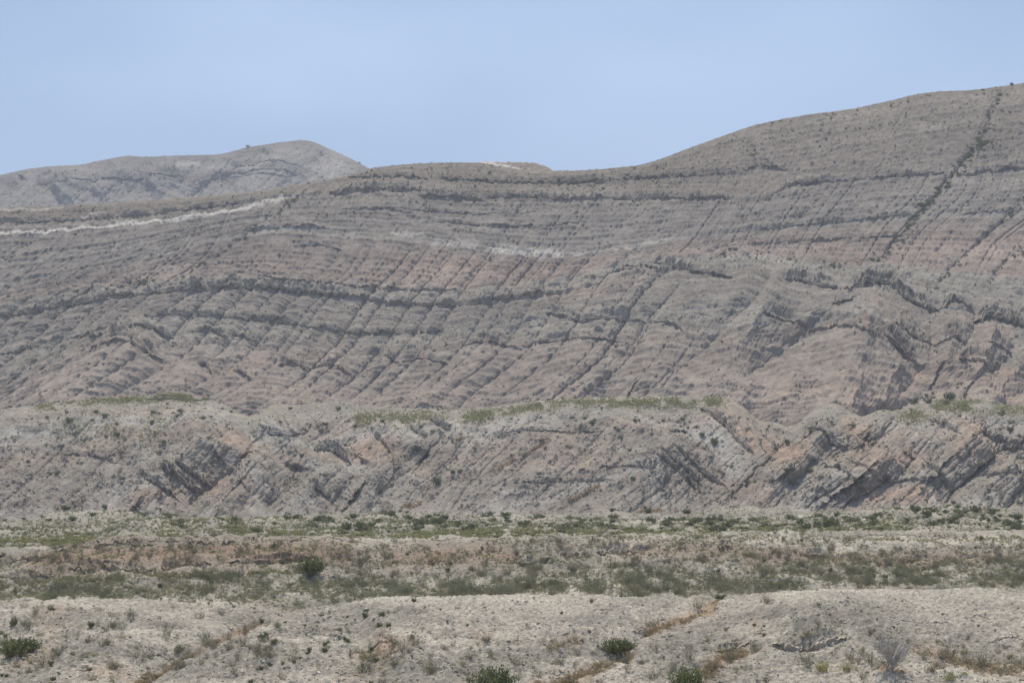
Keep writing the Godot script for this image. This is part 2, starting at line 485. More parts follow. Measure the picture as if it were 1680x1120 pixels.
		for r in nr:
			var i := r * nc + c
			var y := py[i]
			var p := base[i]
			var per := FOCAL / far[i]                      # readings per metre
			var b := 0.0                                     # the bed under this point
			var gap := 60.0
			if y < kb[0]:
				gap = maxf(kb[0] - crest, 8.0)
				b = 1.0 - (kb[0] - y) / gap
			else:
				b = 8.0 + (y - kb[7]) / 60.0
				for k in 7:
					if y < kb[k + 1]:
						gap = maxf(kb[k + 1] - kb[k], 6.0)
						b = k + 1 + (y - kb[k]) / gap
						break
			var keep := smoothstep(-5.0, 16.0, y - crest)     # the skyline stays smooth
			var sw := swell.get_noise_3d(p.x, p.y * 2.0, p.z)
			var ro := rough.get_noise_3d(p.x, p.y, p.z)
			var gr := grit.get_noise_3d(p.x, p.y, p.z)
			# gullies run down to the left
			var u := x + lean * (y - 540.0) + 0.0005 * (y - 540.0) * (y - 540.0) + bend.get_noise_3d(p.x, p.y * 2.0, p.z) * 22.0 + ro * 1.0
			var low := smoothstep(3.75, 4.2, b)
			var mid := smoothstep(2.95, 3.5, b) * (1.0 - low) * smoothstep(420.0, 600.0, x) * (1.0 - smoothstep(900.0, 1150.0, x))
			var g := gully(u, 44.0, 3)
			var amp := (0.10 + 0.2 * g.y) * (1.0 - low) + mid * 0.7 + low * (0.62 + 0.8 * g.y) * (1.0 - 0.85 * right) * (1.0 - smoothstep(7.4, 8.2, b) * 0.7)
			var f := minf(g.x * 2.0, 1.0)
			var v := -amp * (1.0 - sqrt(f * (2.0 - f)))
			var rib: float = (dents[r] + v) * keep
			var g2 := gully(u + 13.0, 15.0, 5)
			v -= (0.06 + 0.32 * g2.y * g2.y) * exp(-g2.x * 9.0) * (1.0 - 0.75 * low) * smoothstep(1.6, 2.2, b)
			var g3 := gully(u * 1.02 + ro * 4.0, 4.6, 9)
			v -= 0.12 * g3.y * exp(-g3.x * 5.0) * smoothstep(2.0, 2.4, b)
			var body: float = (dents[r] + v) * keep
			# beds arch over the ribs
			var bb: float = b + (0.6 * body * per + 1.6 * nibble.get_noise_2d(x * 0.5, y * 0.6) + 0.4 * ro) / gap
			var led := ledge_sum(hero, y + 0.35 * body * per)
			for k in N:
				var d := lb[k] - bb
				if d > 0.75 or d < -0.12: continue
				d *= gap
				if d > 0.0: led += push[k] * exp(-d / lr[k]) * minf(d / 1.2, 1.0)
				else: led -= push[k] * 0.3 * exp(d / 3.0)
			var bs: float = b + (0.6 * rib * per + 1.5 * nibble.get_noise_2d(x * 0.4, y * 0.3)) / gap
			var q: float = bs * 10.0
			var thin: float = 1.0 - (q - floorf(q))
			var bedded := 0.08 + 0.55 * clampf(across.get_noise_2d(x * 0.9, floorf(q) * 50.0) + 0.15, 0.0, 1.0) * (0.5 + 0.7 * low)
			led += bedded * thin * thin * smoothstep(0.0, 0.12, 1.0 - thin)
			var stones := maxf(0.0, gr - 0.18) * (1.0 - smoothstep(1.9, 2.6, b) * 0.8)
			shift[r] = out * (body + sw * 0.6 * keep) + up * (led * keep + ro * 0.2 * keep + gr * 0.06 + stones * 0.8 * (0.4 + 0.6 * keep))
			# what the ground is made of
			var col := colour[clampi(int((bb + 0.05 * sw) * 26.842), 0, 255)]
			var h := hue.get_noise_3d(p.x, p.y, p.z)
			col = col.lerp(Color(.37, .29, .245), clampf(warm[r] * (0.75 + h), 0.0, 1.0) * 0.62 * smoothstep(3.0, 3.4, bb) * (1.0 - 0.6 * smoothstep(4.0, 4.1, bb) * (1.0 - smoothstep(4.9, 5.1, bb))))
			var strip := hash1(int(floorf(q)), 41) - 0.5
			var tone := 1.0 + 0.26 * strip + 0.2 * h + 0.16 * gr + 0.12 * ro
			# thin hard beds, darker than the clay between them
			var q2: float = bs * 3.3 + 0.35 * sin(bs * 7.0)
			var k2 := int(floorf(q2))
			var at2: float = (q2 - k2) * gap / 3.3
			var seam := smoothstep(0.0, 0.6, at2) * smoothstep(3.6, 2.0, at2) * clampf(0.6 + 1.9 * across.get_noise_2d(x * 0.7, k2 * 61.0 + 7.0) + 0.8 * nibble.get_noise_2d(x * 1.2, k2 * 33.0), 0.0, 1.0)
			var fine := smoothstep(0.6, 0.75, thin) * clampf(2.4 * across.get_noise_2d(x * 0.9, floorf(q) * 23.0) + 0.8 * nibble.get_noise_2d(x * 1.2, floorf(q) * 17.0) + 0.55, 0.0, 1.0)
			var hard: float = maxf(seam, fine * 0.7) * keep
			shift[r] += up * (hard * 0.42)
			col = col.lerp(Color(.165, .145, .125), hard * 0.4)
			if led > 0.55: col = col.lerp(Color(.27, .24, .215), minf((led - 0.55) * 0.5, 0.5))
			col = Color(col.r * tone, col.g * tone, col.b * tone)
			var m := white[r]
			if m > 0.02:
				m = clampf(m * (1.5 + 1.3 * nibble.get_noise_2d(x * 1.5, y * 5.0)) - 0.12, 0.0, 1.0)
				col = col.lerp(Color(.62, .59, .55), m)
			colors[r] = col
		return [shift, colors]
	form(l, column)
	return l

# ---------------------------------------------------------------- the hill far to the left, and the hump behind the saddle
func distant_hill() -> Land:
	var top := line([-60, 300, 0, 287, 45, 277, 90, 272, 130, 270, 165, 263, 205, 256, 240, 257, 285, 255, 330, 254, 365, 252, 400, 243, 440, 236, 470, 232, 500, 230, 515, 233, 540, 244, 575, 260, 610, 279, 680, 320])
	var l := land(line([0, 400, 700, 400]), top, line([0, 900, 700, 900]), line([0, 0.4, 0.6, 0.6, 1.0, 0.5]), 130, -60.0, 700.0, 1.8)
	for f in [[[490, 232, 470, 275, 430, 310, 380, 330], 40, 7.0], [[300, 256, 270, 285, 240, 320], 24, 5.0], [[130, 272, 120, 300, 90, 325], 26, 5.0], [[395, 245, 360, 280, 320, 320], 24, 4.0], [[210, 258, 190, 290, 150, 325], 22, 4.0]]:
		mark(l, 0, f[0], f[1], f[2], false, 1.0, 0.3)
	for f in [[[440, 240, 400, 275, 330, 310, 290, 330], 8, -3.0], [[345, 258, 318, 280, 290, 300], 6, -2.0], [[270, 262, 240, 290, 205, 320], 6, -2.0], [[180, 265, 150, 300], 6, -2.0], [[80, 275, 55, 305], 6, -2.0], [[530, 250, 500, 290], 5, -1.5], [[35, 288, 20, 315], 6, -2.0]]:
		mark(l, 0, f[0], f[1], f[2], true)
	for f in [[[545, 235, 560, 275, 500, 300], 34, 0.3], [[290, 271, 330, 268], 7, 0.5], [[470, 262, 420, 275, 330, 280], 7, 0.35], [[20, 298, 60, 296], 16, 0.3], [[560, 262, 540, 300], 20, 0.2]]:
		mark(l, 1, f[0], f[1], f[2])
	for e in [[[110, 300, 200, 296, 300, 290], 1.2], [[330, 300, 400, 289, 480, 298], 1.0], [[360, 288, 430, 283, 500, 292], 1.0], [[380, 276, 440, 270, 520, 285], 0.9], [[60, 300, 120, 304], 1.0]]:
		ledge(l, e[0], e[1], 6.0)
	return hillock(l, 31, Color(.255, .235, .215), Color(.30, .28, .26), 1.6)

func hump() -> Land:
	var top := line([650, 418, 700, 330, 780, 269, 830, 266, 870, 267, 890, 271, 905, 279, 950, 340, 980, 418])
	var l := land(line([700, 420, 950, 420]), top, line([0, 590]), line([0, 0.5, 1.0, 0.5]), 90, 720.0, 930.0, 1.64)
	mark(l, 1, [780, 265, 800, 268, 830, 273, 852, 279, 880, 290], 3.2, 1.2)
	return hillock(l, 33, Color(.30, .25, .215), Color(.29, .25, .22), 1.0)

func hillock(l: Land, s: int, above: Color, below: Color, size: float) -> Land:
	var rough := fractal(s, 0.11, 4)
	var grit := fractal(s + 1, 0.55, 2)
	var hue := fractal(s + 2, 0.02, 3)
	var nibble := fractal(s + 3, 0.08, 2)
	var top := l.top
	var column := func(c: int) -> Array:
		var nr := l.nr
		var nc := l.nc
		var py := l.py
		var base := l.base
		var far := l.far
		var out := l.out
		var up := l.up
		var shift := PackedVector3Array()
		var colors := PackedColorArray()
		shift.resize(nr)
		colors.resize(nr)
		var m3 := marks_of(l, c)
		var dents: PackedFloat32Array = m3[0]
		var white: PackedFloat32Array = m3[1]
		var hero := ledges_of(l, c, nibble)
		var x := l.cols[c]
		var crest := along(top, x)
		for r in nr:
			var i := r * nc + c
			var y := py[i]
			var p := base[i]
			var per := FOCAL / far[i]
			var keep := smoothstep(0.0, 12.0, y - crest)
			var ro := rough.get_noise_3d(p.x, p.y, p.z)
			var gr := grit.get_noise_3d(p.x, p.y, p.z)
			var h := hue.get_noise_3d(p.x, p.y * 3.0, p.z)
			var u := x + 1.1 * (y - 300.0) + ro * 6.0
			var g := gully(u, 17.0, s)
			var g2 := gully(u, 6.0, s + 1)
			var v := -(0.3 + 0.7 * g.y) * exp(-g.x * 6.0) - 0.25 * g2.y * exp(-g2.x * 5.0)
			var body: float = (dents[r] + v) * keep
			var led := ledge_sum(hero, y + 0.5 * body * per)
			var q: float = (y + 0.5 * body * per) / 5.0 + 0.5 * ro + x * 0.004
			var thin: float = 1.0 - (q - floorf(q))
			led += (0.2 + 0.9 * clampf(nibble.get_noise_2d(x, floorf(q) * 40.0), 0.0, 1.0)) * thin * thin * smoothstep(0.0, 0.12, 1.0 - thin)
			shift[r] = out * body + up * (led * keep + ro * size * 0.5 * keep + gr * 0.16 + maxf(0.0, gr - 0.15) * 1.0 * (0.4 + 0.6 * keep))
			var tone := 1.0 + 0.25 * h + 0.25 * gr + 0.14 * (hash1(int(floorf(q)), s) - 0.5)
			var col := above.lerp(below, smoothstep(0.0, 60.0, y - crest + 30.0 * h))
			col = Color(col.r * tone, col.g * tone, col.b * tone)
			if white[r] > 0.02:
				col = col.lerp(Color(.62, .59, .55), clampf(white[r] * (1.0 + 1.3 * nibble.get_noise_2d(x * 3.0, y * 7.0)) - 0.08, 0.0, 1.0))
			colors[r] = col
		return [shift, colors]
	form(l, column)
	return l

# ---------------------------------------------------------------- the steep foothills with their tilted beds
func foothills() -> Land:
	var top := line([-60, 682, 0, 673, 100, 661, 200, 652, 290, 647, 330, 652, 370, 664, 410, 684, 430, 676, 455, 662, 480, 666, 520, 660, 560, 660, 590, 664, 640, 668, 720, 672, 800, 668, 860, 661, 960, 654, 1080, 650, 1180, 652, 1212, 664, 1245, 690, 1268, 692, 1300, 700, 1330, 676, 1366, 662, 1392, 674, 1412, 684, 1440, 674, 1476, 672, 1492, 664, 1530, 656, 1560, 653, 1600, 656, 1640, 664, 1680, 666, 1740, 664])
	var l := land(line([0, 872, 840, 864, 1680, 852]), top, line([0, 268, 800, 272, 1680, 270]), line([0, 0.16, 0.12, 0.3, 0.25, 0.46, 0.75, 0.5, 0.9, 0.3, 1.0, 0.22]), 205)
	for f in [
		[[230, 655, 190, 720, 120, 790, 60, 850], 90, 2.2, 2.0], [[365, 690, 330, 735, 285, 775, 250, 812], 34, 3.6, 2.2], [[300, 655, 350, 680, 400, 720, 420, 745], 26, 1.8, 2.0], [[455, 664, 440, 690, 428, 712], 24, 2.0, 2.0], [[446, 738, 415, 780, 370, 835], 34, 3.8, 1.8], [[548, 742, 525, 780, 480, 835], 36, 3.4, 1.8],
		[[668, 702, 645, 735, 610, 780], 28, 2.4, 1.8], [[735, 690, 715, 720], 24, 1.8, 1.8], [[670, 750, 640, 790, 600, 835], 34, 2.2, 1.8], [[800, 700, 740, 760, 680, 830], 36, 1.3, 1.8], [[920, 705, 860, 760, 800, 830], 40, 1.3, 1.8],
		[[1105, 690, 1085, 735, 1040, 790, 1000, 840], 62, 5.4, 2.6], [[1190, 655, 1215, 690], 40, 2.2, 1.5], [[1290, 738, 1262, 780, 1225, 835], 30, 2.8, 1.6], [[1345, 704, 1320, 735, 1300, 755], 22, 2.4, 1.6], [[1370, 664, 1345, 690], 24, 2.2, 1.4], [[1447, 676, 1425, 705], 20, 2.0, 1.6], [[1375, 690, 1395, 715], 18, 1.6, 1.2],
		[[1372, 756, 1340, 795, 1290, 838], 38, 3.2, 1.8], [[1490, 688, 1462, 725, 1425, 758], 32, 3.4, 2.2], [[1440, 745, 1420, 775], 30, 2.2, 1.5], [[1512, 752, 1490, 790, 1440, 835], 36, 3.2, 1.6], [[1580, 712, 1555, 740], 36, 2.6, 1.5], [[1560, 660, 1580, 690], 40, 1.8, 1.5], [[1652, 742, 1620, 780, 1570, 838], 46, 4.0, 1.8], [[1700, 690, 1660, 720], 40, 2.4, 1.5]]:
		mark(l, 0, f[0], f[1], f[2] * 0.78, false, f[3], -0.25, true)
	for f in [
		[[440, 700, 412, 745, 385, 775, 330, 815, 300, 838], 12, -2.6], [[372, 752, 350, 766], 8, -1.0], [[490, 762, 478, 795, 440, 838], 11, -2.0], [[600, 752, 580, 790, 540, 835], 11, -1.6], [[690, 735, 665, 765, 620, 820], 9, -1.5], [[1300, 715, 1242, 768, 1215, 800, 1185, 840], 10, -2.6], [[1330, 755, 1305, 790, 1260, 838], 8, -1.4], [[1410, 735, 1380, 745, 1330, 765], 7, -1.4],
		[[1448, 790, 1415, 812, 1370, 838], 8, -1.6], [[1490, 755, 1470, 775], 6, -1.2], [[1650, 720, 1605, 765, 1560, 808, 1540, 838], 11, -2.8], [[1475, 680, 1440, 715, 1405, 738], 7, -1.8], [[1260, 700, 1290, 712, 1320, 725], 8, -1.6], [[1410, 685, 1425, 700, 1410, 730], 7, -1.4], [[350, 680, 400, 705, 425, 720], 7, -1.2], [[560, 672, 540, 700, 520, 720, 500, 735], 6, -1.0],
		[[840, 712, 775, 765, 720, 815], 5, -0.8], [[905, 715, 850, 765, 790, 820], 5, -0.8], [[990, 715, 940, 770, 880, 825], 5, -0.9], [[780, 720, 720, 785, 690, 820], 6, -1.0], [[1010, 740, 960, 800], 5, -0.7], [[240, 700, 200, 740, 140, 800], 4, -0.4], [[130, 700, 60, 770], 4, -0.4]]:
		mark(l, 0, f[0], f[1], f[2] * 0.7, true)
	for f in [[[1150, 700, 1200, 760, 1210, 790], 26, 0.45], [[1330, 710, 1385, 735], 10, 0.35], [[1480, 715, 1520, 740], 22, 0.2], [[640, 700, 690, 720], 16, 0.3], [[735, 690, 755, 710], 10, 0.4], [[340, 665, 380, 690], 12, 0.25], [[500, 760, 590, 780], 10, 0.2], [[230, 735, 260, 760], 14, 0.2], [[560, 760, 600, 775], 10, 0.3], [[1530, 700, 1560, 715], 8, 0.35]]:
		mark(l, 1, f[0], f[1], f[2])
	for f in [[[1200, 680, 1250, 720, 1290, 740], 30, 0.9], [[1395, 705, 1410, 730], 20, 1.0], [[1420, 760, 1480, 750], 24, 0.8], [[1560, 740, 1620, 740], 24, 0.9], [[590, 740, 640, 745], 22, 0.8], [[1400, 820, 1500, 815], 24, 0.8], [[380, 720, 410, 740], 18, 0.6], [[240, 820, 330, 800, 420, 810], 20, 0.6], [[1180, 790, 1240, 815], 16, 0.7], [[1560, 700, 1600, 700], 18, 0.6], [[1290, 745, 1260, 790], 20, 0.6], [[840, 760, 1000, 760], 24, 0.3], [[1380, 690, 1380, 680], 16, 0.6]]:
		mark(l, 2, f[0], f[1], f[2], false, 1.0, 0.0)
	for e in [[[1148, 672, 1178, 690, 1205, 722, 1232, 748], 1.1, 6.0], [[1070, 752, 1090, 760, 1120, 785, 1150, 812], 0.9, 4.0], [[1080, 742, 1110, 765, 1150, 800], 0.8, 4.0], [[1100, 735, 1140, 770, 1190, 800], 0.7, 4.0], [[1092, 712, 1118, 710, 1132, 720], 0.6, 4.0], [[375, 768, 400, 785, 420, 810], 0.5, 4.0],
		[[275, 765, 300, 785, 330, 812], 1.4, 6.0], [[300, 760, 330, 785, 350, 805], 1.1, 5.0], [[240, 780, 270, 795, 300, 825], 0.8, 5.0], [[515, 742, 535, 737, 560, 748, 577, 765], 1.3, 8.0], [[615, 715, 630, 728, 645, 748], 1.0, 6.0], [[672, 700, 690, 712, 702, 720], 0.8, 5.0], [[705, 688, 720, 698, 740, 708], 0.8, 5.0],
		[[1318, 706, 1335, 708, 1355, 725, 1385, 742], 1.1, 7.0], [[1515, 690, 1535, 700, 1556, 718], 1.0, 5.0], [[1615, 748, 1640, 738, 1670, 738, 1700, 745], 1.1, 6.0], [[1600, 712, 1625, 722, 1640, 735], 0.8, 5.0], [[1345, 768, 1370, 775, 1400, 800, 1420, 806], 0.7, 4.0], [[1380, 755, 1410, 775, 1440, 795], 0.6, 4.0], [[1500, 760, 1530, 785, 1560, 810], 0.8, 4.0], [[1440, 795, 1490, 790, 1530, 800], 0.6, 4.0], [[1600, 780, 1640, 776, 1690, 780], 0.6, 4.0],
		[[830, 712, 870, 708, 930, 712, 980, 712], 0.4, 4.0], [[980, 772, 1030, 768, 1070, 772], 0.5, 4.0], [[240, 657, 300, 655, 345, 657], 0.5, 3.0], [[440, 710, 465, 714, 490, 714], 0.8, 4.0], [[855, 795, 920, 792, 1000, 790], 0.4, 4.0], [[520, 802, 545, 818], 0.8, 4.0], [[100, 745, 160, 750, 210, 765], 0.4, 4.0]]:
		ledge(l, e[0], e[1], e[2], 0.6)
	var swell := fractal(51, 0.03, 3)
	var rough := fractal(52, 0.22, 3)
	var grit := fractal(53, 1.3, 2)
	var across := fractal(54, 0.02, 2)
	var nibble := fractal(55, 0.09, 2)
	var hue := fractal(56, 0.06, 3)
	var top_ := l.top
	var column := func(c: int) -> Array:
		var nr := l.nr
		var nc := l.nc
		var py := l.py
		var base := l.base
		var far := l.far
		var out := l.out
		var up := l.up
		var shift := PackedVector3Array()
		var colors := PackedColorArray()
		shift.resize(nr)
		colors.resize(nr)
		var m3 := marks_of(l, c)
		var dents: PackedFloat32Array = m3[0]
		var white: PackedFloat32Array = m3[1]
		var warm: PackedFloat32Array = m3[2]
		var hero := ledges_of(l, c, across)
		var x := l.cols[c]
		var crest := along(top_, x)
		for r in nr:
			var i := r * nc + c
			var y := py[i]
			var p := base[i]
			var per := FOCAL / far[i]
			var keep := smoothstep(-12.0, 14.0, y - crest)
			var sw := swell.get_noise_3d(p.x, p.y, p.z)
			var ro := rough.get_noise_3d(p.x, p.y, p.z)
			var gr := grit.get_noise_3d(p.x, p.y, p.z)
			var h := hue.get_noise_3d(p.x, p.y * 1.5, p.z)
			var calm := smoothstep(0.0, 30.0, y - crest) * smoothstep(868.0, 835.0, y)
			var u := x + 1.05 * (y - 750.0) + sw * 20.0 + ro * 4.0
			var g := gully(u, 52.0, 21)
			var f := minf(g.x * 2.0, 1.0)
			var v := -(0.15 + 0.45 * g.y) * (1.0 - sqrt(f * (2.0 - f))) * calm
			var g2 := gully(u, 12.0, 22)
			v -= (0.03 + 0.16 * g2.y) * exp(-g2.x * 7.0) * calm
			var body: float = (dents[r] + v) * keep
			var bed: float = y + 3.0 * dents[r] * keep * per + 0.8 * v * per + 5.0 * across.get_noise_2d(x, y)
			var led := ledge_sum(hero, y)
			var q: float = bed / 7.0 + 0.3 * sin(bed * 0.05)
			var k := int(floorf(q))
			var thin: float = 1.0 - (q - floorf(q))
			var firm := clampf(0.25 + 1.6 * across.get_noise_2d(x * 1.2, k * 50.0) + 0.7 * nibble.get_noise_2d(x * 1.3, k * 31.0) + 1.3 * (hash1(k, 77) - 0.6), 0.0, 1.0)
			led += (0.04 + 0.5 * firm) * thin * thin * smoothstep(0.0, 0.14, 1.0 - thin) * calm
			var broken := maxf(0.0, gr - 0.12)
			shift[r] = out * (body + sw * 0.4 * keep) + up * (led * keep + ro * 0.1 * keep + gr * 0.05 + broken * 0.4 * (0.35 + firm))
			var wide := hash1(int(floorf(bed / 27.0 + 0.3 * sw)), 91)
			var col := Color(.315, .285, .252).lerp(Color(.35, .288, .245), smoothstep(0.35, 0.75, wide)).lerp(Color(.37, .355, .33), smoothstep(0.75, 0.95, wide))
			col = col.lerp(Color(.41, .30, .24), clampf(warm[r] * (0.9 + h), 0.0, 1.0) * 0.75)
			col = col.lerp(Color(.30, .28, .24), 0.7 - 0.7 * smoothstep(8.0, 40.0, y - crest))
			col = col.lerp(Color(.16, .14, .115), clampf(firm * 1.3, 0.0, 1.0) * smoothstep(0.5, 0.75, thin) * 0.62 * calm)
			var tone := 1.0 + 0.2 * h + 0.2 * gr + 0.1 * ro + 0.12 * (hash1(k, 5) - 0.5)
			col = Color(col.r * tone, col.g * tone, col.b * tone)
			if white[r] > 0.02: col = col.lerp(Color(.50, .49, .46), clampf(white[r] * (1.2 + nibble.get_noise_2d(x * 3.0, y * 5.0)), 0.0, 1.0))
			colors[r] = col
		return [shift, colors]
	form(l, column)
	return l

# ---------------------------------------------------------------- the low ground in front
func soil(l: Land, s: int, lumps: float, ground: Color, ground2: Color, size: float, clods: float, keep_crest: float) -> Land:
	# size: metres across of the middle swellings; lumps and clods: their heights
	var swell := fractal(s, 0.35 / size, 3)
	var rough := fractal(s + 1, 1.6 / size, 4)
	var grit := fractal(s + 2, 7.0 / size, 3)
	var hue := fractal(s + 3, 0.5 / size, 4)
	var across := fractal(s + 4, 0.02, 2)
	var top := l.top
	var column := func(c: int) -> Array:
		var nr := l.nr
		var nc := l.nc
		var py := l.py
		var base := l.base
		var up := l.up
		var shift := PackedVector3Array()
		var colors := PackedColorArray()
		shift.resize(nr)
		colors.resize(nr)
		var m3 := marks_of(l, c)
		var dents: PackedFloat32Array = m3[0]
		var white: PackedFloat32Array = m3[1]
		var warm: PackedFloat32Array = m3[2]
		var hero := ledges_of(l, c, across)
		var x := l.cols[c]
		var crest := along(top, x)
		for r in nr:
			var i := r * nc + c
			var y := py[i]
			var p := base[i]
			var keep := smoothstep(-2.0, keep_crest, y - crest)
			var sw := swell.get_noise_3d(p.x, p.y * 2.0, p.z)
			var ro := rough.get_noise_3d(p.x, p.y * 2.0, p.z)
			var gr := grit.get_noise_3d(p.x, p.y, p.z)
			var h := hue.get_noise_3d(p.x, p.y * 2.0, p.z)
			var led := ledge_sum(hero, y)
			var crumb := absf(gr)
			shift[r] = up * (dents[r] * keep + led + sw * lumps * 2.0 * keep + ro * lumps * keep + (0.35 - crumb) * clods + maxf(0.0, ro - 0.1) * clods * 1.5)
			var col := ground.lerp(ground2, smoothstep(-0.35, 0.35, h + 0.4 * sw))
			var stain := clampf(warm[r] * (0.9 + 1.2 * h + 0.6 * gr), 0.0, 1.0)
			col = col.lerp(Color(.40, .285, .20), stain * 0.75)
			var tone := 1.0 + 0.26 * h + 0.4 * gr + 0.24 * ro
			col = Color(col.r * tone, col.g * tone, col.b * tone)
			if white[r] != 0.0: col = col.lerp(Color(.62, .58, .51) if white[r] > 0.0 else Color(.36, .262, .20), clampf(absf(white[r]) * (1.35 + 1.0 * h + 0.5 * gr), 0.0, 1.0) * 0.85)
			if led > 0.05: col = col.lerp(Color(.33, .24, .155), minf((led - 0.05) * 3.0, 0.4))
			colors[r] = col
		return [shift, colors]
	form(l, column)
	return l

func valley_floor() -> Land:
	var l := land(line([0, 912, 400, 900, 1680, 892]), line([-60, 856, 0, 853, 90, 850, 200, 852, 330, 848, 420, 849, 560, 844, 700, 847, 840, 845, 1000, 842, 1120, 845, 1250, 838, 1380, 840, 1500, 832, 1600, 836, 1680, 832]), line([0, 118]), line([0, 0.036, 0.6, 0.045, 1.0, 0.06]), 80, -180.0, 1860.0)
	for f in [[[60, 862, 140, 856, 240, 858], 9, 0.7], [[180, 873, 280, 868, 400, 874], 8, 0.6], [[1440, 858, 1530, 852, 1640, 860], 10, 0.9], [[1180, 838, 1300, 836], 8, 0.5], [[560, 858, 700, 852], 8, 0.4]]:
		mark(l, 0, f[0], f[1], f[2])
	for f in [[[240, 872, 330, 871], 4, 0.5], [[40, 856, 160, 853, 260, 856], 3, 0.5], [[350, 858, 470, 856, 560, 850], 4, 0.45], [[700, 866, 900, 860], 3, 0.3], [[1280, 848, 1400, 846], 4, 0.4], [[1440, 870, 1680, 868], 4, 0.3]]:
		mark(l, 1, f[0], f[1], f[2])
	return soil(l, 61, 0.22, Color(.355, .332, .292), Color(.405, .38, .335), 6.0, 0.2, 4.0)

func low_bank() -> Land:
	var top := line([-60, 921, 0, 916, 50, 908, 100, 900, 150, 893, 210, 888, 300, 884, 420, 882, 600, 884, 760, 884, 900, 880, 1050, 878, 1250, 874, 1420, 872, 1680, 872])
	var l := land(line([0, 1024, 1680, 1014]), top, line([0, 82]), line([0, 0.13, 0.3, 0.14, 0.45, 0.2, 0.8, 0.2, 1.0, 0.12]), 165, -240.0, 1920.0)
	for f in [[[20, 905, 200, 915, 420, 915, 620, 915], 40, 0.35], [[840, 905, 1100, 900, 1400, 905], 34, 0.25]]:
		mark(l, 0, f[0], f[1], f[2], false, 1.0, 0.2)
	for e in [[[-40, 922, 20, 919, 60, 915], 0.3], [[70, 912, 95, 909, 120, 906], 0.3], [[130, 908, 170, 904, 210, 899, 250, 903], 0.3], [[205, 896, 260, 893, 320, 894], 0.22], [[300, 901, 325, 897, 345, 899], 0.32], [[362, 900, 375, 896, 384, 899], 0.34], [[395, 898, 412, 894, 425, 898], 0.34], [[112, 940, 140, 938, 180, 941, 215, 941, 250, 944], 0.42], [[262, 940, 300, 935, 345, 940], 0.4], [[375, 937, 440, 930, 500, 923, 515, 925], 0.4], [[-40, 949, 40, 946, 90, 948], 0.2],
		[[440, 893, 520, 891, 600, 895], 0.16], [[540, 920, 560, 918, 580, 920], 0.2], [[700, 922, 712, 920, 722, 922], 0.3], [[850, 921, 880, 918, 905, 919], 0.34], [[925, 914, 938, 911, 950, 914], 0.36], [[978, 914, 1010, 910, 1032, 911], 0.36], [[1034, 913, 1060, 909, 1080, 909], 0.34], [[1178, 912, 1190, 908, 1202, 912], 0.34], [[1320, 914, 1340, 911, 1360, 914], 0.3], [[1385, 920, 1400, 917, 1425, 921], 0.26], [[1480, 918, 1510, 915, 1545, 921], 0.3], [[1560, 923, 1600, 918, 1640, 920, 1680, 922], 0.26], [[1390, 877, 1470, 876, 1560, 880], 0.16], [[690, 884, 750, 882], 0.15]]:
		ledge(l, e[0], e[1] * 0.75, 5.0, 1.4)
	for f in [[[430, 970, 560, 975, 640, 968], 12, 0.7], [[200, 985, 320, 990, 420, 975], 14, 0.7], [[700, 945, 800, 952, 900, 955], 10, 0.65], [[860, 975, 1000, 970, 1150, 975], 9, 0.8], [[1320, 898, 1480, 890, 1680, 888], 9, 0.9], [[1120, 885, 1300, 890], 8, 0.7], [[1260, 950, 1450, 950, 1500, 962], 7, 0.6], [[0, 975, 120, 980], 7, 0.6], [[60, 968, 200, 970], 5, 0.5],
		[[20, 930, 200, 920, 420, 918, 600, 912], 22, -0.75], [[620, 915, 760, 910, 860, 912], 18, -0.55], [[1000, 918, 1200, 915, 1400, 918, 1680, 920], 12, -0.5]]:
		mark(l, 1, f[0], f[1], f[2])
	for f in [[[680, 925, 720, 915, 745, 905], 7, 0.7], [[170, 950, 300, 948, 420, 945], 4, 0.4]]:
		mark(l, 2, f[0], f[1], f[2])
	return soil(l, 71, 0.13, Color(.37, .343, .297), Color(.45, .417, .362), 3.2, 0.13, 6.0)

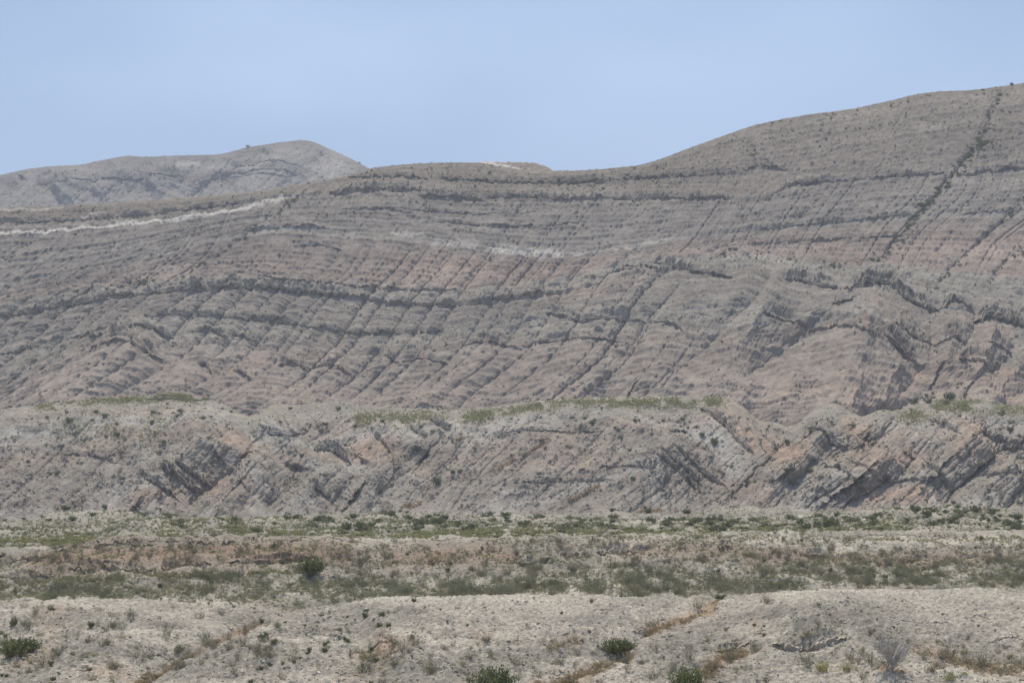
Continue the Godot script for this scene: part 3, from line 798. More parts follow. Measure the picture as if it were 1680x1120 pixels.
func crusted_mound() -> Land:
	var top := line([-60, 992, 0, 990, 120, 984, 240, 984, 330, 992, 400, 1004, 440, 1010, 480, 1003, 540, 993, 620, 984, 720, 979, 850, 976, 1000, 979, 1120, 984, 1165, 986, 1200, 978, 1290, 971, 1400, 967, 1540, 967, 1680, 965])
	var l := land(line([0, 1215, 1680, 1215]), top, line([0, 48]), line([0, 0.24, 0.5, 0.22, 0.8, 0.2, 0.94, 0.13, 1.0, 0.07]), 210, -300.0, 1980.0, 1.75)
	for f in [[[440, 1006, 380, 1030, 320, 1056, 275, 1070, 240, 1110, 210, 1140], 15, -0.28], [[1180, 980, 1135, 998, 1090, 1012, 1052, 1030, 1010, 1068, 960, 1095, 880, 1125], 17, -0.34], [[1240, 1062, 1190, 1078, 1130, 1120], 22, -0.12], [[1550, 1070, 1600, 1100, 1700, 1110], 26, -0.14]]:
		mark(l, 0, f[0], f[1], f[2], true, 1.0, 0.05)
	for f in [[[700, 985, 680, 1040, 620, 1090], 130, 0.35], [[1400, 975, 1380, 1030, 1350, 1080], 150, 0.3], [[1030, 1000, 1000, 1030], 40, 0.12], [[1280, 1045, 1330, 1042, 1375, 1055], 14, 0.38], [[150, 1000, 120, 1060], 60, 0.15]]:
		mark(l, 0, f[0], f[1], f[2], false, 1.0, 0.3)
	for e in [[[490, 1046, 515, 1041, 540, 1045, 565, 1047], 0.16], [[600, 1066, 620, 1060, 642, 1066], 0.18], [[1268, 1064, 1290, 1068, 1330, 1066, 1365, 1068, 1388, 1066], 0.34], [[1172, 1064, 1200, 1060, 1228, 1051], 0.24], [[240, 1066, 262, 1062, 282, 1066], 0.14], [[1620, 1050, 1660, 1046, 1690, 1050], 0.08], [[1440, 1030, 1500, 1022, 1560, 1026], 0.07], [[700, 1060, 760, 1056, 820, 1060], 0.07], [[1040, 1030, 1052, 1024, 1062, 1026], 0.15], [[1580, 1018, 1600, 1012, 1625, 1018], 0.08]]:
		ledge(l, e[0], e[1] * 0.75, 8.0, 1.2)
	for f in [[[1170, 988, 1110, 1008, 1060, 1025], 8, 1.0], [[1030, 1062, 985, 1085, 930, 1108, 880, 1125], 12, 1.0], [[1220, 1066, 1180, 1080, 1150, 1110], 14, 0.85], [[910, 1060, 945, 1050], 12, 0.5], [[420, 1016, 350, 1042, 270, 1085, 220, 1110], 6, 0.75], [[60, 1015, 100, 1010, 80, 1035], 16, 0.55], [[20, 1085, 80, 1070], 16, 0.4], [[150, 1100, 200, 1100], 18, 0.35], [[590, 1075, 660, 1080, 560, 1110], 18, 0.4], [[1500, 1070, 1580, 1085, 1680, 1095], 16, 0.7], [[1450, 1110, 1480, 1112], 8, 0.8], [[1240, 1028, 1235, 1020], 7, 0.6], [[780, 1050, 800, 1052], 12, 0.3], [[620, 1062, 640, 1070], 12, 0.5]]:
		mark(l, 2, f[0], f[1], f[2], false, 1.0, 0.0)
	for f in [[[560, 992, 760, 985, 900, 982, 1050, 988], 10, 0.6], [[180, 990, 260, 990, 360, 1006], 14, 0.5], [[1250, 980, 1400, 975, 1660, 972], 12, 0.55], [[640, 1050, 690, 1066, 720, 1080], 5, 0.5], [[1480, 1095, 1560, 1105, 1640, 1112], 8, 0.6], [[860, 1090, 1000, 1112, 1100, 1090], 20, 0.3], [[200, 1040, 300, 1050], 14, 0.3]]:
		mark(l, 1, f[0], f[1], f[2])
	return soil(l, 81, 0.07, Color(.385, .36, .32), Color(.47, .435, .385), 1.7, 0.085, 10.0)

# ---------------------------------------------------------------- plants and stones
var leaf_material: StandardMaterial3D
var wood_material: StandardMaterial3D
var stone_material: StandardMaterial3D

class Shape:
	var v := PackedVector3Array()
	var n := PackedVector3Array()
	var c := PackedColorArray()
	func tri(a: Vector3, b: Vector3, d: Vector3, col: Color, bent := Vector3.ZERO) -> void:
		v.append(a); v.append(b); v.append(d)
		var m := (d - a).cross(b - a).normalized() + bent
		m = m.normalized()
		for k in 3:
			n.append(m)
			c.append(col)
	func mesh(m: Material) -> ArrayMesh:
		var arrays := []
		arrays.resize(Mesh.ARRAY_MAX)
		arrays[Mesh.ARRAY_VERTEX] = v
		arrays[Mesh.ARRAY_NORMAL] = n
		arrays[Mesh.ARRAY_COLOR] = c
		var out := ArrayMesh.new()
		out.add_surface_from_arrays(Mesh.PRIMITIVE_TRIANGLES, arrays)
		out.surface_set_material(0, m)
		return out

func leaf(s: Shape, at: Vector3, along_: Vector3, wide: Vector3, col: Color) -> void:      # a small pointed leaf of two faces
	var tip := at + along_
	var mid := at + along_ * 0.45
	s.tri(at, mid + wide, tip, col)
	s.tri(at, tip, mid - wide, col)

func twig(s: Shape, a: Vector3, b: Vector3, ra: float, rb: float, col: Color) -> void:      # a three-sided stem
	var d := (b - a).normalized()
	var x := d.cross(Vector3(0.31, 0.2, 0.93)).normalized()
	var y := d.cross(x)
	for k in 3:
		var p := x * cos(TAU * k / 3.0) + y * sin(TAU * k / 3.0)
		var q := x * cos(TAU * (k + 1) / 3.0) + y * sin(TAU * (k + 1) / 3.0)
		s.tri(a + p * ra, b + p * rb, a + q * ra, col)
		s.tri(a + q * ra, b + p * rb, b + q * rb, col)

func some(lo: float, hi: float) -> float:
	return rng.randf_range(lo, hi)

func tinted(c: Color, spread: float) -> Color:
	var k := 1.0 + some(-spread, spread)
	return Color(c.r * k * (1.0 + some(-0.06, 0.06)), c.g * k, c.b * k * (1.0 + some(-0.08, 0.08)))

func bush(stems: int, leaves: int, leaf_size: float, upright: float, width: float, green: Color, spread: float, bald := 0.15) -> Array:
	# one metre wide and high about 0.6: [foliage, stems]
	var f := Shape.new()
	var w := Shape.new()
	var lobes := []
	for k in 5: lobes.append(Vector3(some(-0.3, 0.3), 0, some(-0.3, 0.3)))
	for k in stems:
		var foot: Vector3 = lobes[k % 5] * some(0.2, 1.0)
		foot.y = -0.03
		var turn := some(0, TAU)
		var out := sqrt(rng.randf())
		var tall := some(0.45, 1.1) * (1.0 - 0.45 * out * (1.0 - upright))
		var tip := foot + Vector3(cos(turn) * out * 0.34, 0.6 * tall, sin(turn) * out * 0.34)
		var knee := foot.lerp(tip, 0.5) + Vector3(cos(turn), 0.1, sin(turn)) * 0.06
		if k % 3 == 0:
			twig(w, foot, knee, 0.009, 0.006, tinted(Color(.16, .13, .10), 0.2))
			twig(w, knee, tip, 0.006, 0.002, tinted(Color(.17, .14, .11), 0.2))
		var tone := tinted(green, spread)
		for j in leaves:
			var t := lerpf(bald, 1.0, rng.randf())
			var p := foot.lerp(knee, t * 2.0) if t < 0.5 else knee.lerp(tip, t * 2.0 - 1.0)
			p += Vector3(some(-1, 1), some(-0.6, 0.6), some(-1, 1)) * 0.045
			var d := Vector3(some(-1, 1), some(-0.2, 1.0) + upright * 1.4, some(-1, 1)).normalized()
			var side := d.cross(Vector3(some(-1, 1), some(-1, 1), some(-1, 1))).normalized()
			leaf(f, p, d * leaf_size * some(0.7, 1.3), side * leaf_size * width, tinted(tone, 0.18))
	return [f.mesh(leaf_material), w.mesh(wood_material)]

func blades(count: int, tall: float, reach: float, width: float, col: Color, spread: float) -> ArrayMesh:
	var f := Shape.new()
	for k in count:
		var turn := some(0, TAU)
		var d := Vector3(cos(turn), 0, sin(turn))
		var foot := d * some(0.0, 0.25) * reach
		var h := tall * some(0.55, 1.0)
		var mid := foot + d * reach * some(0.1, 0.35) + Vector3(0, h * 0.6, 0)
		var tip := mid + d * reach * some(0.05, 0.5) + Vector3(0, h * some(0.1, 0.4), 0)
		var s := Vector3(-d.z, 0, d.x) * width
		var c := tinted(col, spread)
		f.tri(foot - s, mid - s * 0.7, foot + s, c)
		f.tri(foot + s, mid - s * 0.7, mid + s * 0.7, c)
		f.tri(mid - s * 0.7, tip, mid + s * 0.7, c)
	return f.mesh(leaf_material)

func pebble(s: int) -> ArrayMesh:
	var f := Shape.new()
	var p := []
	for k in 12:
		var t := acos(1.0 - 2.0 * (k + 0.5) / 12.0)
		var a := 2.39996 * k
		p.append(Vector3(cos(a) * sin(t), cos(t) * 0.75, sin(a) * sin(t)) * 0.5 * (0.75 + 0.5 * hash1(k, s)))
	var hull := []
	for i in 12:                                        # the convex hull of the twelve points, by trying every face
		for j in range(i + 1, 12):
			for k in range(j + 1, 12):
				var a: Vector3 = p[i]
				var b: Vector3 = p[j]
				var c: Vector3 = p[k]
				var n := (b - a).cross(c - a)
				var over := 0
				var under := 0
				for q: Vector3 in p:
					var d := n.dot(q - a)
					if d > 1e-6: over += 1
					elif d < -1e-6: under += 1
				if over == 0: f.tri(a, c, b, Color.WHITE)
				elif under == 0: f.tri(a, b, c, Color.WHITE)
	return f.mesh(stone_material)

func scatter(called: String, label: String, category: String, meshes: Array, at: Array, tints: Array) -> void:      # one object of uncountable small things
	for k in meshes.size():
		var mm := MultiMesh.new()
		mm.transform_format = MultiMesh.TRANSFORM_3D
		mm.use_colors = true
		mm.mesh = meshes[k]
		var n := 0
		for i in range(k, at.size(), meshes.size()): n += 1
		mm.instance_count = n
		var j := 0
		for i in range(k, at.size(), meshes.size()):
			mm.set_instance_transform(j, at[i])
			mm.set_instance_color(j, tints[i])
			j += 1
		var o := MultiMeshInstance3D.new()
		o.name = called
		o.multimesh = mm
		o.set_meta("kind", "stuff")
		tag(o, label, category)
		add_child(o, true)

func spun(p: Vector3, size: Vector3, tumble := false) -> Transform3D:
	var b := Basis(Vector3.UP, some(0, TAU))
	if tumble: b = b * Basis(Vector3(some(-1, 1), some(-1, 1), some(-1, 1)).normalized(), some(0, PI))
	return Transform3D(b.scaled_local(size), p)

func stones(l: Land, called: String, label: String, count: int, x0: float, x1: float, y0: float, y1: float, lo: float, hi: float, keep: Callable, sink := 0.15) -> void:
	# sizes lo..hi in metres; keep(x, y) is the chance that a stone lies there
	var at := []
	var tints := []
	for k in count:
		var x := some(x0, x1)
		var y := some(y0, y1)
		if rng.randf() > keep.call(x, y): continue
		var c := clampi(l.cols.bsearch(x), 0, l.nc - 1)
		var yb := l.py[c]
		var yt := l.py[(l.nr - 1) * l.nc + c]
		if y < yt or y > yb: continue
		var i := clampi(int((y - yb) / (yt - yb) * (l.nr - 1)), 0, l.nr - 1) * l.nc + c
		var s := lo * pow(hi / lo, pow(rng.randf(), 1.8))
		at.append(spun(l.pos[i] - Vector3(0, s * sink, 0), Vector3(s * some(0.8, 1.4), s * some(0.6, 1.0), s * some(0.8, 1.3)), true))
		var col := l.color[i]
		var t := some(0.72, 1.22)
		if rng.randf() < 0.3: t *= 0.62
		tints.append(Color(col.r * t, col.g * t * 0.985, col.b * t * some(0.86, 0.98)))
	scatter(called, label, "stones", [pebble(3), pebble(8), pebble(21)], at, tints)

# ---- plants that one can count -------------------------------------------------
class Plant:
	var kind := ""
	var zone := ""
	var look := ""
	var x := 0.0
	var y := 0.0
	var wide := 10.0                        # readings across
	var p := Vector3.ZERO
	var size := 1.0                         # metres across
	var tall := 1.0
	var variant := 0
	var label := ""

var plants: Array[Plant] = []
var marks_named := []                       # [reading, how to call it]

func grow(l: Land, kind: String, zone: String, x: float, y: float, wide: float, tall := 1.0, label := "") -> Plant:
	var c := clampi(l.cols.bsearch(x), 0, l.nc - 1)
	var yb := l.py[c]
	var yt := l.py[(l.nr - 1) * l.nc + c]
	if y < yt - 3.0 and label == "": return null
	var r := clampi(int(roundf((y - yb) / (yt - yb) * (l.nr - 1))), 0, l.nr - 1)
	var q := Plant.new()
	q.kind = kind
	q.zone = zone
	q.x = x
	q.y = y
	q.wide = wide
	q.p = l.pos[r * l.nc + c]
	q.size = wide / FOCAL * -q.p.z
	q.tall = tall
	q.label = label
	plants.append(q)
	return q

const ONES := ["", "first", "second", "third", "fourth", "fifth", "sixth", "seventh", "eighth", "ninth", "tenth", "eleventh", "twelfth", "thirteenth", "fourteenth", "fifteenth", "sixteenth", "seventeenth", "eighteenth", "nineteenth"]

func rank(k: int) -> String:                 # 0 is the nearest
	var n := k + 1
	if n == 1: return "nearest"
	if n < 20: return ONES[n]
	var tens: String = ["", "", "twent", "thirt", "fort", "fift", "sixt", "sevent", "eight", "ninet"][mini(n / 10, 9)]
	return tens + "ieth" if n % 10 == 0 else tens + "y-" + ONES[n % 10]

func describe() -> void:                     # what singles out each plant: its look, then its place by the landmark next to it
	var groups := {}
	for q in plants:
		if q.label: continue
		if q.wide > 19.0: q.look = "large " + q.look
		elif q.wide < 8.5 and not q.look.begins_with("tiny") and not q.look.begins_with("small"): q.look = "small " + q.look
		var best := 1e12
		var who := 0
		for k in marks_named.size():
			var d: Vector2 = marks_named[k][0] - Vector2(q.x, q.y)
			var m := d.x * d.x + d.y * d.y * 5.0
			if m < best:
				best = m
				who = k
		var d: Vector2 = Vector2(q.x, q.y) - marks_named[who][0]
		var where := ""
		if absf(d.x) > absf(d.y) * 2.2: where = "right of" if d.x > 0.0 else "left of"
		elif d.y > 0.0: where = "right below" if d.x > 0.0 else "left below"
		else: where = "right above" if d.x > 0.0 else "left above"
		var key := q.look + "|" + where + "|" + str(who)
		if not groups.has(key): groups[key] = []
		groups[key].append([best, q, where, who])
	for key: String in groups:
		var a: Array = groups[key]
		a.sort_custom(func(m, n): return m[0] < n[0])
		for k in a.size():
			var q: Plant = a[k][1]
			q.label = "%s %s, %s %s" % ["lone" if a.size() == 1 else rank(k), q.look, a[k][2], marks_named[a[k][3]][1]]

var kinds := {}                              # kind -> [[foliage, stems], ...]

func raise_plants(most: int) -> void:
	describe()
	var by_kind := {}
	for q in plants:
		if not by_kind.has(q.kind): by_kind[q.kind] = []
		by_kind[q.kind].append(q)
	for kind: String in by_kind:
		var list: Array = by_kind[kind]
		list.sort_custom(func(a, b): return a.wide * a.tall > b.wide * b.tall)
		var shapes: Array = kinds[kind]
		var first := {}
		var rest := []
		var tints := []
		for k in list.size():
			var q: Plant = list[k]
			var v := (k * 7 + int(q.x)) % shapes.size()
			var size := Vector3(q.size, q.size * q.tall, q.size) * 1.08
			if k >= most:
				rest.append(spun(q.p, size))
				tints.append(Color.WHITE * some(0.8, 1.2))
				continue
			var parts_too: bool = q.wide > 11.0
			var key := "%d%s" % [v, parts_too]
			var o: Node3D
			if first.has(key):
				o = first[key].duplicate()
			elif parts_too:
				o = Node3D.new()
				var f := MeshInstance3D.new()
				f.name = "foliage"
				f.mesh = shapes[v][0]
				o.add_child(f)
				var w := MeshInstance3D.new()
				w.name = "stems"
				w.mesh = shapes[v][1]
				o.add_child(w)
				first[key] = o
			else:
				var m := MeshInstance3D.new()
				m.mesh = shapes[v][0]
				o = m
				first[key] = o
			o.name = kind if k == 0 else "%s_%03d" % [kind, k]
			o.transform = spun(q.p, size)
			tag(o, q.label, CATEGORY[kind], q.zone)
			add_child(o, true)
		if rest:
			var meshes := []
			for s: Array in shapes: meshes.append(s[0])
			scatter(kind + "_cover", "scattered " + FAR[kind], CATEGORY[kind], meshes, rest, tints)

const CATEGORY := {"sagebrush": "shrub", "green_shrub": "shrub", "dry_tussock": "grass clump", "leafy_bush": "bush", "dead_bush": "bush", "yellow_flowering_clump": "plant"}
const FAR := {"sagebrush": "grey-green sagebrush too small to tell apart", "green_shrub": "dark green shrubs dotted over the hills", "dry_tussock": "dry brown tussocks on the low ground", "leafy_bush": "leafy bushes", "dead_bush": "dead bushes", "yellow_flowering_clump": "yellow-green plants along the valley"}

func landmark(x: float, y: float, called: String) -> void:
	marks_named.append([Vector2(x, y), called])

func sow(l: Land, kind: String, zone: String, look: String, count: int, x0: float, x1: float, lo: float, hi: float, height: Callable, patch := 0.0, f := 0.02, tall := 1.0) -> void:
	# height(x) gives [middle, half-spread] of the band in readings; patch > 0 leaves gaps
	var n := fractal(count + int(x0), f, 2)
	var done := 0
	var tries := 0
	while done < count and tries < count * 30:
		tries += 1
		var x := some(x0, x1)
		var band: Vector2 = height.call(x)
		var y := band.x + band.y * clampf(rng.randfn(0.0, 0.5), -1.0, 1.0)
		if patch > 0.0 and n.get_noise_2d(x, y * 3.0) < some(-patch * 0.3, patch): continue
		var q := grow(l, kind, zone, x, y, lo * pow(hi / lo, pow(rng.randf(), 1.6)), tall * some(0.8, 1.2))
		if q == null: continue
		q.look = look
		done += 1

func plant_everything(hill: Land, far_hill: Land, foot: Land, plain: Land, bank: Land, mound: Land) -> void:
	leaf_material = StandardMaterial3D.new()
	leaf_material.resource_name = "leaves"
	leaf_material.vertex_color_use_as_albedo = true
	leaf_material.roughness = 0.8
	leaf_material.metallic_specular = 0.3
	leaf_material.backlight_enabled = true
	leaf_material.backlight = Color(.6, .6, .45)
	leaf_material.cull_mode = BaseMaterial3D.CULL_DISABLED
	wood_material = leaf_material.duplicate()
	wood_material.resource_name = "wood"
	wood_material.backlight_enabled = false
	stone_material = wood_material.duplicate()
	stone_material.resource_name = "stone"
	stone_material.roughness = 1.0
	stone_material.cull_mode = BaseMaterial3D.CULL_BACK
	var sage := Color(.262, .248, .162)
	kinds["sagebrush"] = []
	for k in 6: kinds["sagebrush"].append(bush(46, 8, 0.07, 0.75, 0.12, [sage, Color(.28, .262, .178), Color(.225, .22, .14), Color(.27, .242, .155), Color(.215, .22, .135), Color(.30, .285, .205)][k], 0.22))
	kinds["green_shrub"] = []
	for k in 5: kinds["green_shrub"].append(bush(40, 9, 0.13, 0.45, 0.26, [Color(.155, .165, .09), Color(.17, .178, .092), Color(.14, .152, .086), Color(.185, .185, .107), Color(.155, .168, .098)][k], 0.25))
	kinds["leafy_bush"] = []
	for k in 3: kinds["leafy_bush"].append(bush(110, 13, 0.065, 0.6, 0.28, [Color(.145, .16, .07), Color(.16, .17, .08), Color(.135, .15, .07)][k], 0.4, 0.3))
	kinds["dry_tussock"] = []
	for k in 4: kinds["dry_tussock"].append(bush(44, 8, 0.09, 0.9, 0.07, [Color(.24, .205, .145), Color(.215, .19, .135), Color(.26, .23, .165), Color(.20, .19, .13)][k], 0.25))
	kinds["yellow_flowering_clump"] = []
	for k in 3: kinds["yellow_flowering_clump"].append(bush(50, 9, 0.06, 0.7, 0.2, [Color(.30, .29, .09), Color(.25, .26, .10), Color(.33, .31, .11)][k], 0.3))
	kinds["dead_bush"] = [dead_bush()]
	# the plants that stand out
	for h in [
		[mound, "leafy_bush", 20, 1078, 62, 0.85, "broad dark green leafy bush at the lower left edge of the ground", "the broad bush at the left edge"], [mound, "leafy_bush", 50, 1068, 40, 0.9, "dark green leafy bush leaning on the broad bush at the left edge", ""],
		[mound, "leafy_bush", 1008, 1060, 52, 0.85, "leafy green bush standing in the rusty gully of the mound", "the rusty gully bush"], [mound, "leafy_bush", 1030, 1052, 34, 0.75, "smaller leafy green bush at the upper end of the gully bush", ""],
		[mound, "leafy_bush", 805, 1134, 74, 0.85, "green leafy bush at the bottom edge, left of the rusty gully", "the bush at the bottom middle"], [mound, "leafy_bush", 1128, 1130, 66, 1.0, "bright leafy green bush at the bottom edge below the undercut", "the bottom right leafy bush"],
		[bank, "leafy_bush", 510, 951, 52, 0.95, "round dark green bush with upright shoots on the low bank", "the round bush on the bank"], [plain, "leafy_bush", 1364, 867, 34, 1.1, "dense dark green round bush alone on the valley floor", "the round valley bush"],
		[mound, "sagebrush", 1258, 1000, 22, 1.3, "pale grey-green sagebrush alone on the bare right part of the mound", "the pale bare mound sagebrush"], [mound, "sagebrush", 1409, 972, 25, 1.5, "tall pale sagebrush standing on the crest of the mound", "the tall mound crest sagebrush"],
		[mound, "dead_bush", 1462, 1114, 92, 0.9, "dead grey bush of fine twigs with a pale crooked trunk", "the dead grey bush"], [mound, "yellow_flowering_clump", 1352, 1104, 40, 0.9, "pale yellow-green flowering clump left of the dead grey bush", "the yellow flowering clump"], [mound, "yellow_flowering_clump", 1390, 1106, 38, 0.9, "yellow-green flowering clump touching the dead grey bush", ""],
		[mound, "yellow_flowering_clump", 1556, 1118, 44, 0.7, "low yellow-green clump right of the dead grey bush", ""], [mound, "green_shrub", 597, 1022, 12, 1.4, "small bright green shrub alone on the middle of the mound", "the small mid-mound shrub"], [mound, "sagebrush", 1070, 1013, 40, 0.6, "low green sagebrush mat at the head of the rusty gully", "the mat at the gully head"],
		[mound, "sagebrush", 1143, 990, 36, 0.7, "grey sagebrush mat where the rusty gully meets the mound crest", "the grey mound crest mat"], [mound, "green_shrub", 1182, 983, 30, 0.5, "low flat dark green shrub on the crest beside the rusty gully", ""], [mound, "sagebrush", 213, 1021, 28, 1.0, "grey-green sagebrush with upright shoots high on the left slope", "the upright left slope sagebrush"],
		[mound, "sagebrush", 182, 1035, 24, 0.9, "rounded sagebrush just left below the upright one", ""], [mound, "sagebrush", 46, 1038, 32, 1.0, "large olive sagebrush above the broad bush at the left edge", "the olive sagebrush on the left"], [mound, "green_shrub", 22, 1034, 18, 1.2, "dark green shrub near the left edge beside the olive sagebrush", ""],
		[mound, "sagebrush", 294, 1056, 24, 1.0, "grey sagebrush with pale shoots beside the left gully", "the left gully sagebrush"], [mound, "sagebrush", 84, 1078, 24, 1.0, "silvery sagebrush right of the broad bush at the left edge", ""], [mound, "sagebrush", 338, 1040, 34, 0.8, "wide pale sagebrush lining the upper left gully", ""], [mound, "sagebrush", 246, 1092, 24, 0.9, "pale tufted sagebrush left of the lower left gully", ""],
		[mound, "sagebrush", 388, 1080, 22, 1.0, "olive sagebrush on the slope right of the left gully", "the olive left slope sagebrush"], [mound, "sagebrush", 682, 1080, 26, 1.0, "olive sagebrush below the small rusty hollow", "the rusty hollow sagebrush"], [mound, "sagebrush", 640, 1068, 22, 1.0, "grey-green sagebrush right of the rusty hollow", ""], [mound, "dry_tussock", 1130, 1082, 34, 0.9, "brown dry tussock left of the rusty patch below the undercut", "the rusty patch tussock"],
		[mound, "sagebrush", 1030, 1100, 20, 1.2, "olive sagebrush between the rusty gully and the bottom right bush", ""], [mound, "sagebrush", 1444, 1066, 26, 0.9, "dark sagebrush above the dead grey bush", ""], [mound, "sagebrush", 1490, 1068, 18, 1.2, "dark green sagebrush above and right of the dead bush", ""], [mound, "sagebrush", 1610, 1090, 40, 1.0, "grey twiggy sagebrush among rusty soil at lower right", "the twiggy lower right sagebrush"], [mound, "dry_tussock", 1560, 1078, 36, 0.8, "brown dry tussock in the rusty soil at lower right", ""],
		[plain, "green_shrub", 1530, 840, 0, 1, "", ""], [foot, "green_shrub", 1168, 732, 19, 1.2, "round dark green shrub on the pale tilted slab", "the shrub on the pale slab"], [foot, "green_shrub", 1558, 656, 24, 0.9, "large dark shrub on the foothill crest at right", "the large right crest shrub"], [foot, "green_shrub", 1500, 662, 18, 0.9, "green shrub on the foothill crest left of the large one", ""], [foot, "green_shrub", 1524, 662, 18, 0.8, "green shrub between two others on the foothill crest", ""], [foot, "green_shrub", 1553, 664, 14, 0.8, "lower green shrub under the large one on the foothill crest", ""],
		[foot, "green_shrub", 1648, 712, 16, 1.1, "dark shrub on the far right foothill slope", ""], [foot, "green_shrub", 1320, 776, 14, 1.1, "dark shrub in a fold of the right foothills", ""], [foot, "green_shrub", 1293, 798, 14, 1.0, "dark shrub low on the right foothills", "the low right foothill shrub"], [foot, "green_shrub", 624, 812, 15, 1.0, "dark shrub low in the central foothill gully", "the central foothill gully shrub"], [foot, "green_shrub", 715, 797, 20, 1.4, "tall dark shrub in the gully of the central foothills", ""], [foot, "green_shrub", 182, 836, 14, 1.0, "dark shrub at the foot of the left foothills", "the left foothill foot shrub"], [foot, "green_shrub", 178, 688, 15, 0.9, "dark shrub on the left foothill shelf", "the left foothill shelf shrub"], [foot, "green_shrub", 119, 694, 16, 0.8, "wide dark shrub left of the one on the shelf", ""],
		[hill, "green_shrub", 1660, 141, 7, 1.4, "lone dark bush on the skyline at far right", "the far right skyline bush"], [hill, "green_shrub", 1612, 149, 7, 0.8, "small bush on the skyline where the long gully starts", ""], [far_hill, "green_shrub", 406, 242, 9, 0.8, "dark bush on the skyline", "the distant skyline bush"]]:
		if h[4] == 0: continue
		grow(h[0], h[1], "", h[2], h[3], h[4], h[5], h[6])
		if h[7]: landmark(h[2], h[3], h[7])
	for m in [[140, 940, "the long undercut left bank ledge"], [305, 938, "the middle undercut left bank ledge"], [440, 932, "the right undercut left bank ledge"], [235, 902, "the upper left bank ledge"], [404, 896, "the upper middle bank ledge"], [880, 919, "the dark mid-bank ledge"], [1008, 911, "the larger dark mid-bank ledge"], [1340, 912, "the dark right bank ledge"], [1520, 918, "the ledge at the bank's end"], [1325, 1064, "the big undercut on the mound"], [1205, 1058, "the rusty undercut on the mound"], [530, 1046, "the small ledge on the mound"],
		[620, 1064, "the rusty hollow"], [1115, 1000, "the top of the rusty gully"], [970, 1090, "the lower rusty gully"], [300, 812, "the dark tilted left slabs"], [555, 752, "the dark knob of the foothills"], [650, 735, "the notched foothill outcrop"], [1130, 790, "the striped foothill slabs"], [1215, 800, "the big foothill gully"], [1345, 720, "the tilted slab outcrop"], [1528, 700, "the dark right foothill ridge"], [1640, 745, "the dark arch at far right"], [870, 720, "the low central foothill ledge"],
		[1000, 655, "the grassy middle foothill crest"], [280, 650, "the grassy left foothill crest"], [1570, 300, "the long gully's middle"], [1470, 400, "the long gully's foot"], [1620, 210, "the long gully's head"], [1330, 470, "the dark dome ledge"], [1460, 490, "the long dark overhang"], [215, 575, "the left dome ledge"], [400, 475, "the long ledge at left"], [400, 385, "the gully through the streak"], [1600, 420, "the right-hand gully"], [850, 412, "the hillside's pale streak"], [620, 312, "the upper dark ledge"], [1300, 300, "the upper right ledge"],
		[1000, 320, "the ledge below the saddle"], [760, 580, "the low ledges mid-slope"], [1090, 440, "the ledge at mid right"], [100, 560, "the ribs at far left"], [980, 870, "the green valley belt"], [1240, 866, "the belt beside the bush"], [700, 868, "the valley floor's middle"], [300, 872, "the pale valley strip"], [80, 870, "the valley floor's left end"], [1560, 856, "the pale valley rise"]]:
		landmark(m[0], m[1], m[2])
	# the mound
	var flat := func(a: float, b: float) -> Callable: return func(_x: float) -> Vector2: return Vector2((a + b) * 0.5, (b - a) * 0.5)
	sow(mound, "sagebrush", "sagebrush on the mound", "grey-green sagebrush clump", 90, 0, 460, 14, 30, flat.call(1000, 1122), 0.1)
	sow(mound, "dry_tussock", "tussocks on the mound", "dry brown tussock", 60, 0, 460, 12, 30, flat.call(1000, 1122), 0.1, 0.02, 0.8)
	sow(mound, "green_shrub", "small shrubs on the mound", "small dark green shrub", 40, 0, 700, 9, 18, flat.call(1005, 1122))
	sow(mound, "sagebrush", "sagebrush on the mound", "grey-green sagebrush clump", 130, 430, 1700, 12, 32, flat.call(1062, 1125), 0.1)
	sow(mound, "dry_tussock", "tussocks on the mound", "dry brown tussock", 100, 430, 1700, 12, 32, flat.call(1040, 1122), 0.15, 0.02, 0.7)
	sow(mound, "dry_tussock", "tussocks on the mound", "dry brown tussock", 60, 430, 1700, 8, 18, flat.call(985, 1060), 0.1, 0.02, 0.7)
	sow(mound, "green_shrub", "small shrubs on the mound", "tiny olive shrub", 36, 480, 1700, 5, 9, flat.call(985, 1080))
	sow(mound, "yellow_flowering_clump", "yellow-green plants on the mound", "yellow-green tuft", 60, 0, 1700, 8, 20, flat.call(1040, 1122))
	# the bank
	var belt := func(x: float) -> Vector2: return Vector2(lerpf(968.0, 946.0, smoothstep(800.0, 1350.0, x)) + 4.0 * sin(x * 0.013), lerpf(27.0, 30.0, smoothstep(800.0, 1350.0, x)))
	sow(bank, "sagebrush", "sagebrush belt on the bank", "grey-green sagebrush", 1700, -30, 1710, 11, 28, belt, 0.16, 0.012, 0.85)
	var behind := func(x: float) -> Vector2: return Vector2(along(mound.top, x) - 8.0, 9.0)
	sow(bank, "sagebrush", "sagebrush behind the mound", "grey-green sagebrush", 300, 480, 1710, 12, 28, behind, 0.12, 0.012, 0.9)
	sow(bank, "sagebrush", "sagebrush on the bank", "small grey-green sagebrush", 260, -30, 1710, 8, 18, flat.call(895, 1000), 0.1)
	sow(bank, "dry_tussock", "tussocks on the bank", "dry brown tussock", 640, -30, 1710, 9, 22, flat.call(884, 955), 0.1, 0.015, 0.9)
	sow(bank, "green_shrub", "shrubs on the bank", "dark green shrub", 40, -30, 1710, 7, 14, flat.call(890, 985))
	sow(bank, "yellow_flowering_clump", "yellow-green plants on the bank", "yellow-green tuft", 90, -30, 1710, 6, 14, flat.call(884, 975), 0.25, 0.012, 0.8)
	# the valley floor
	sow(plain, "green_shrub", "shrubs", "green shrub", 330, 500, 1700, 8, 24, flat.call(848, 882), 0.18, 0.012, 0.75)
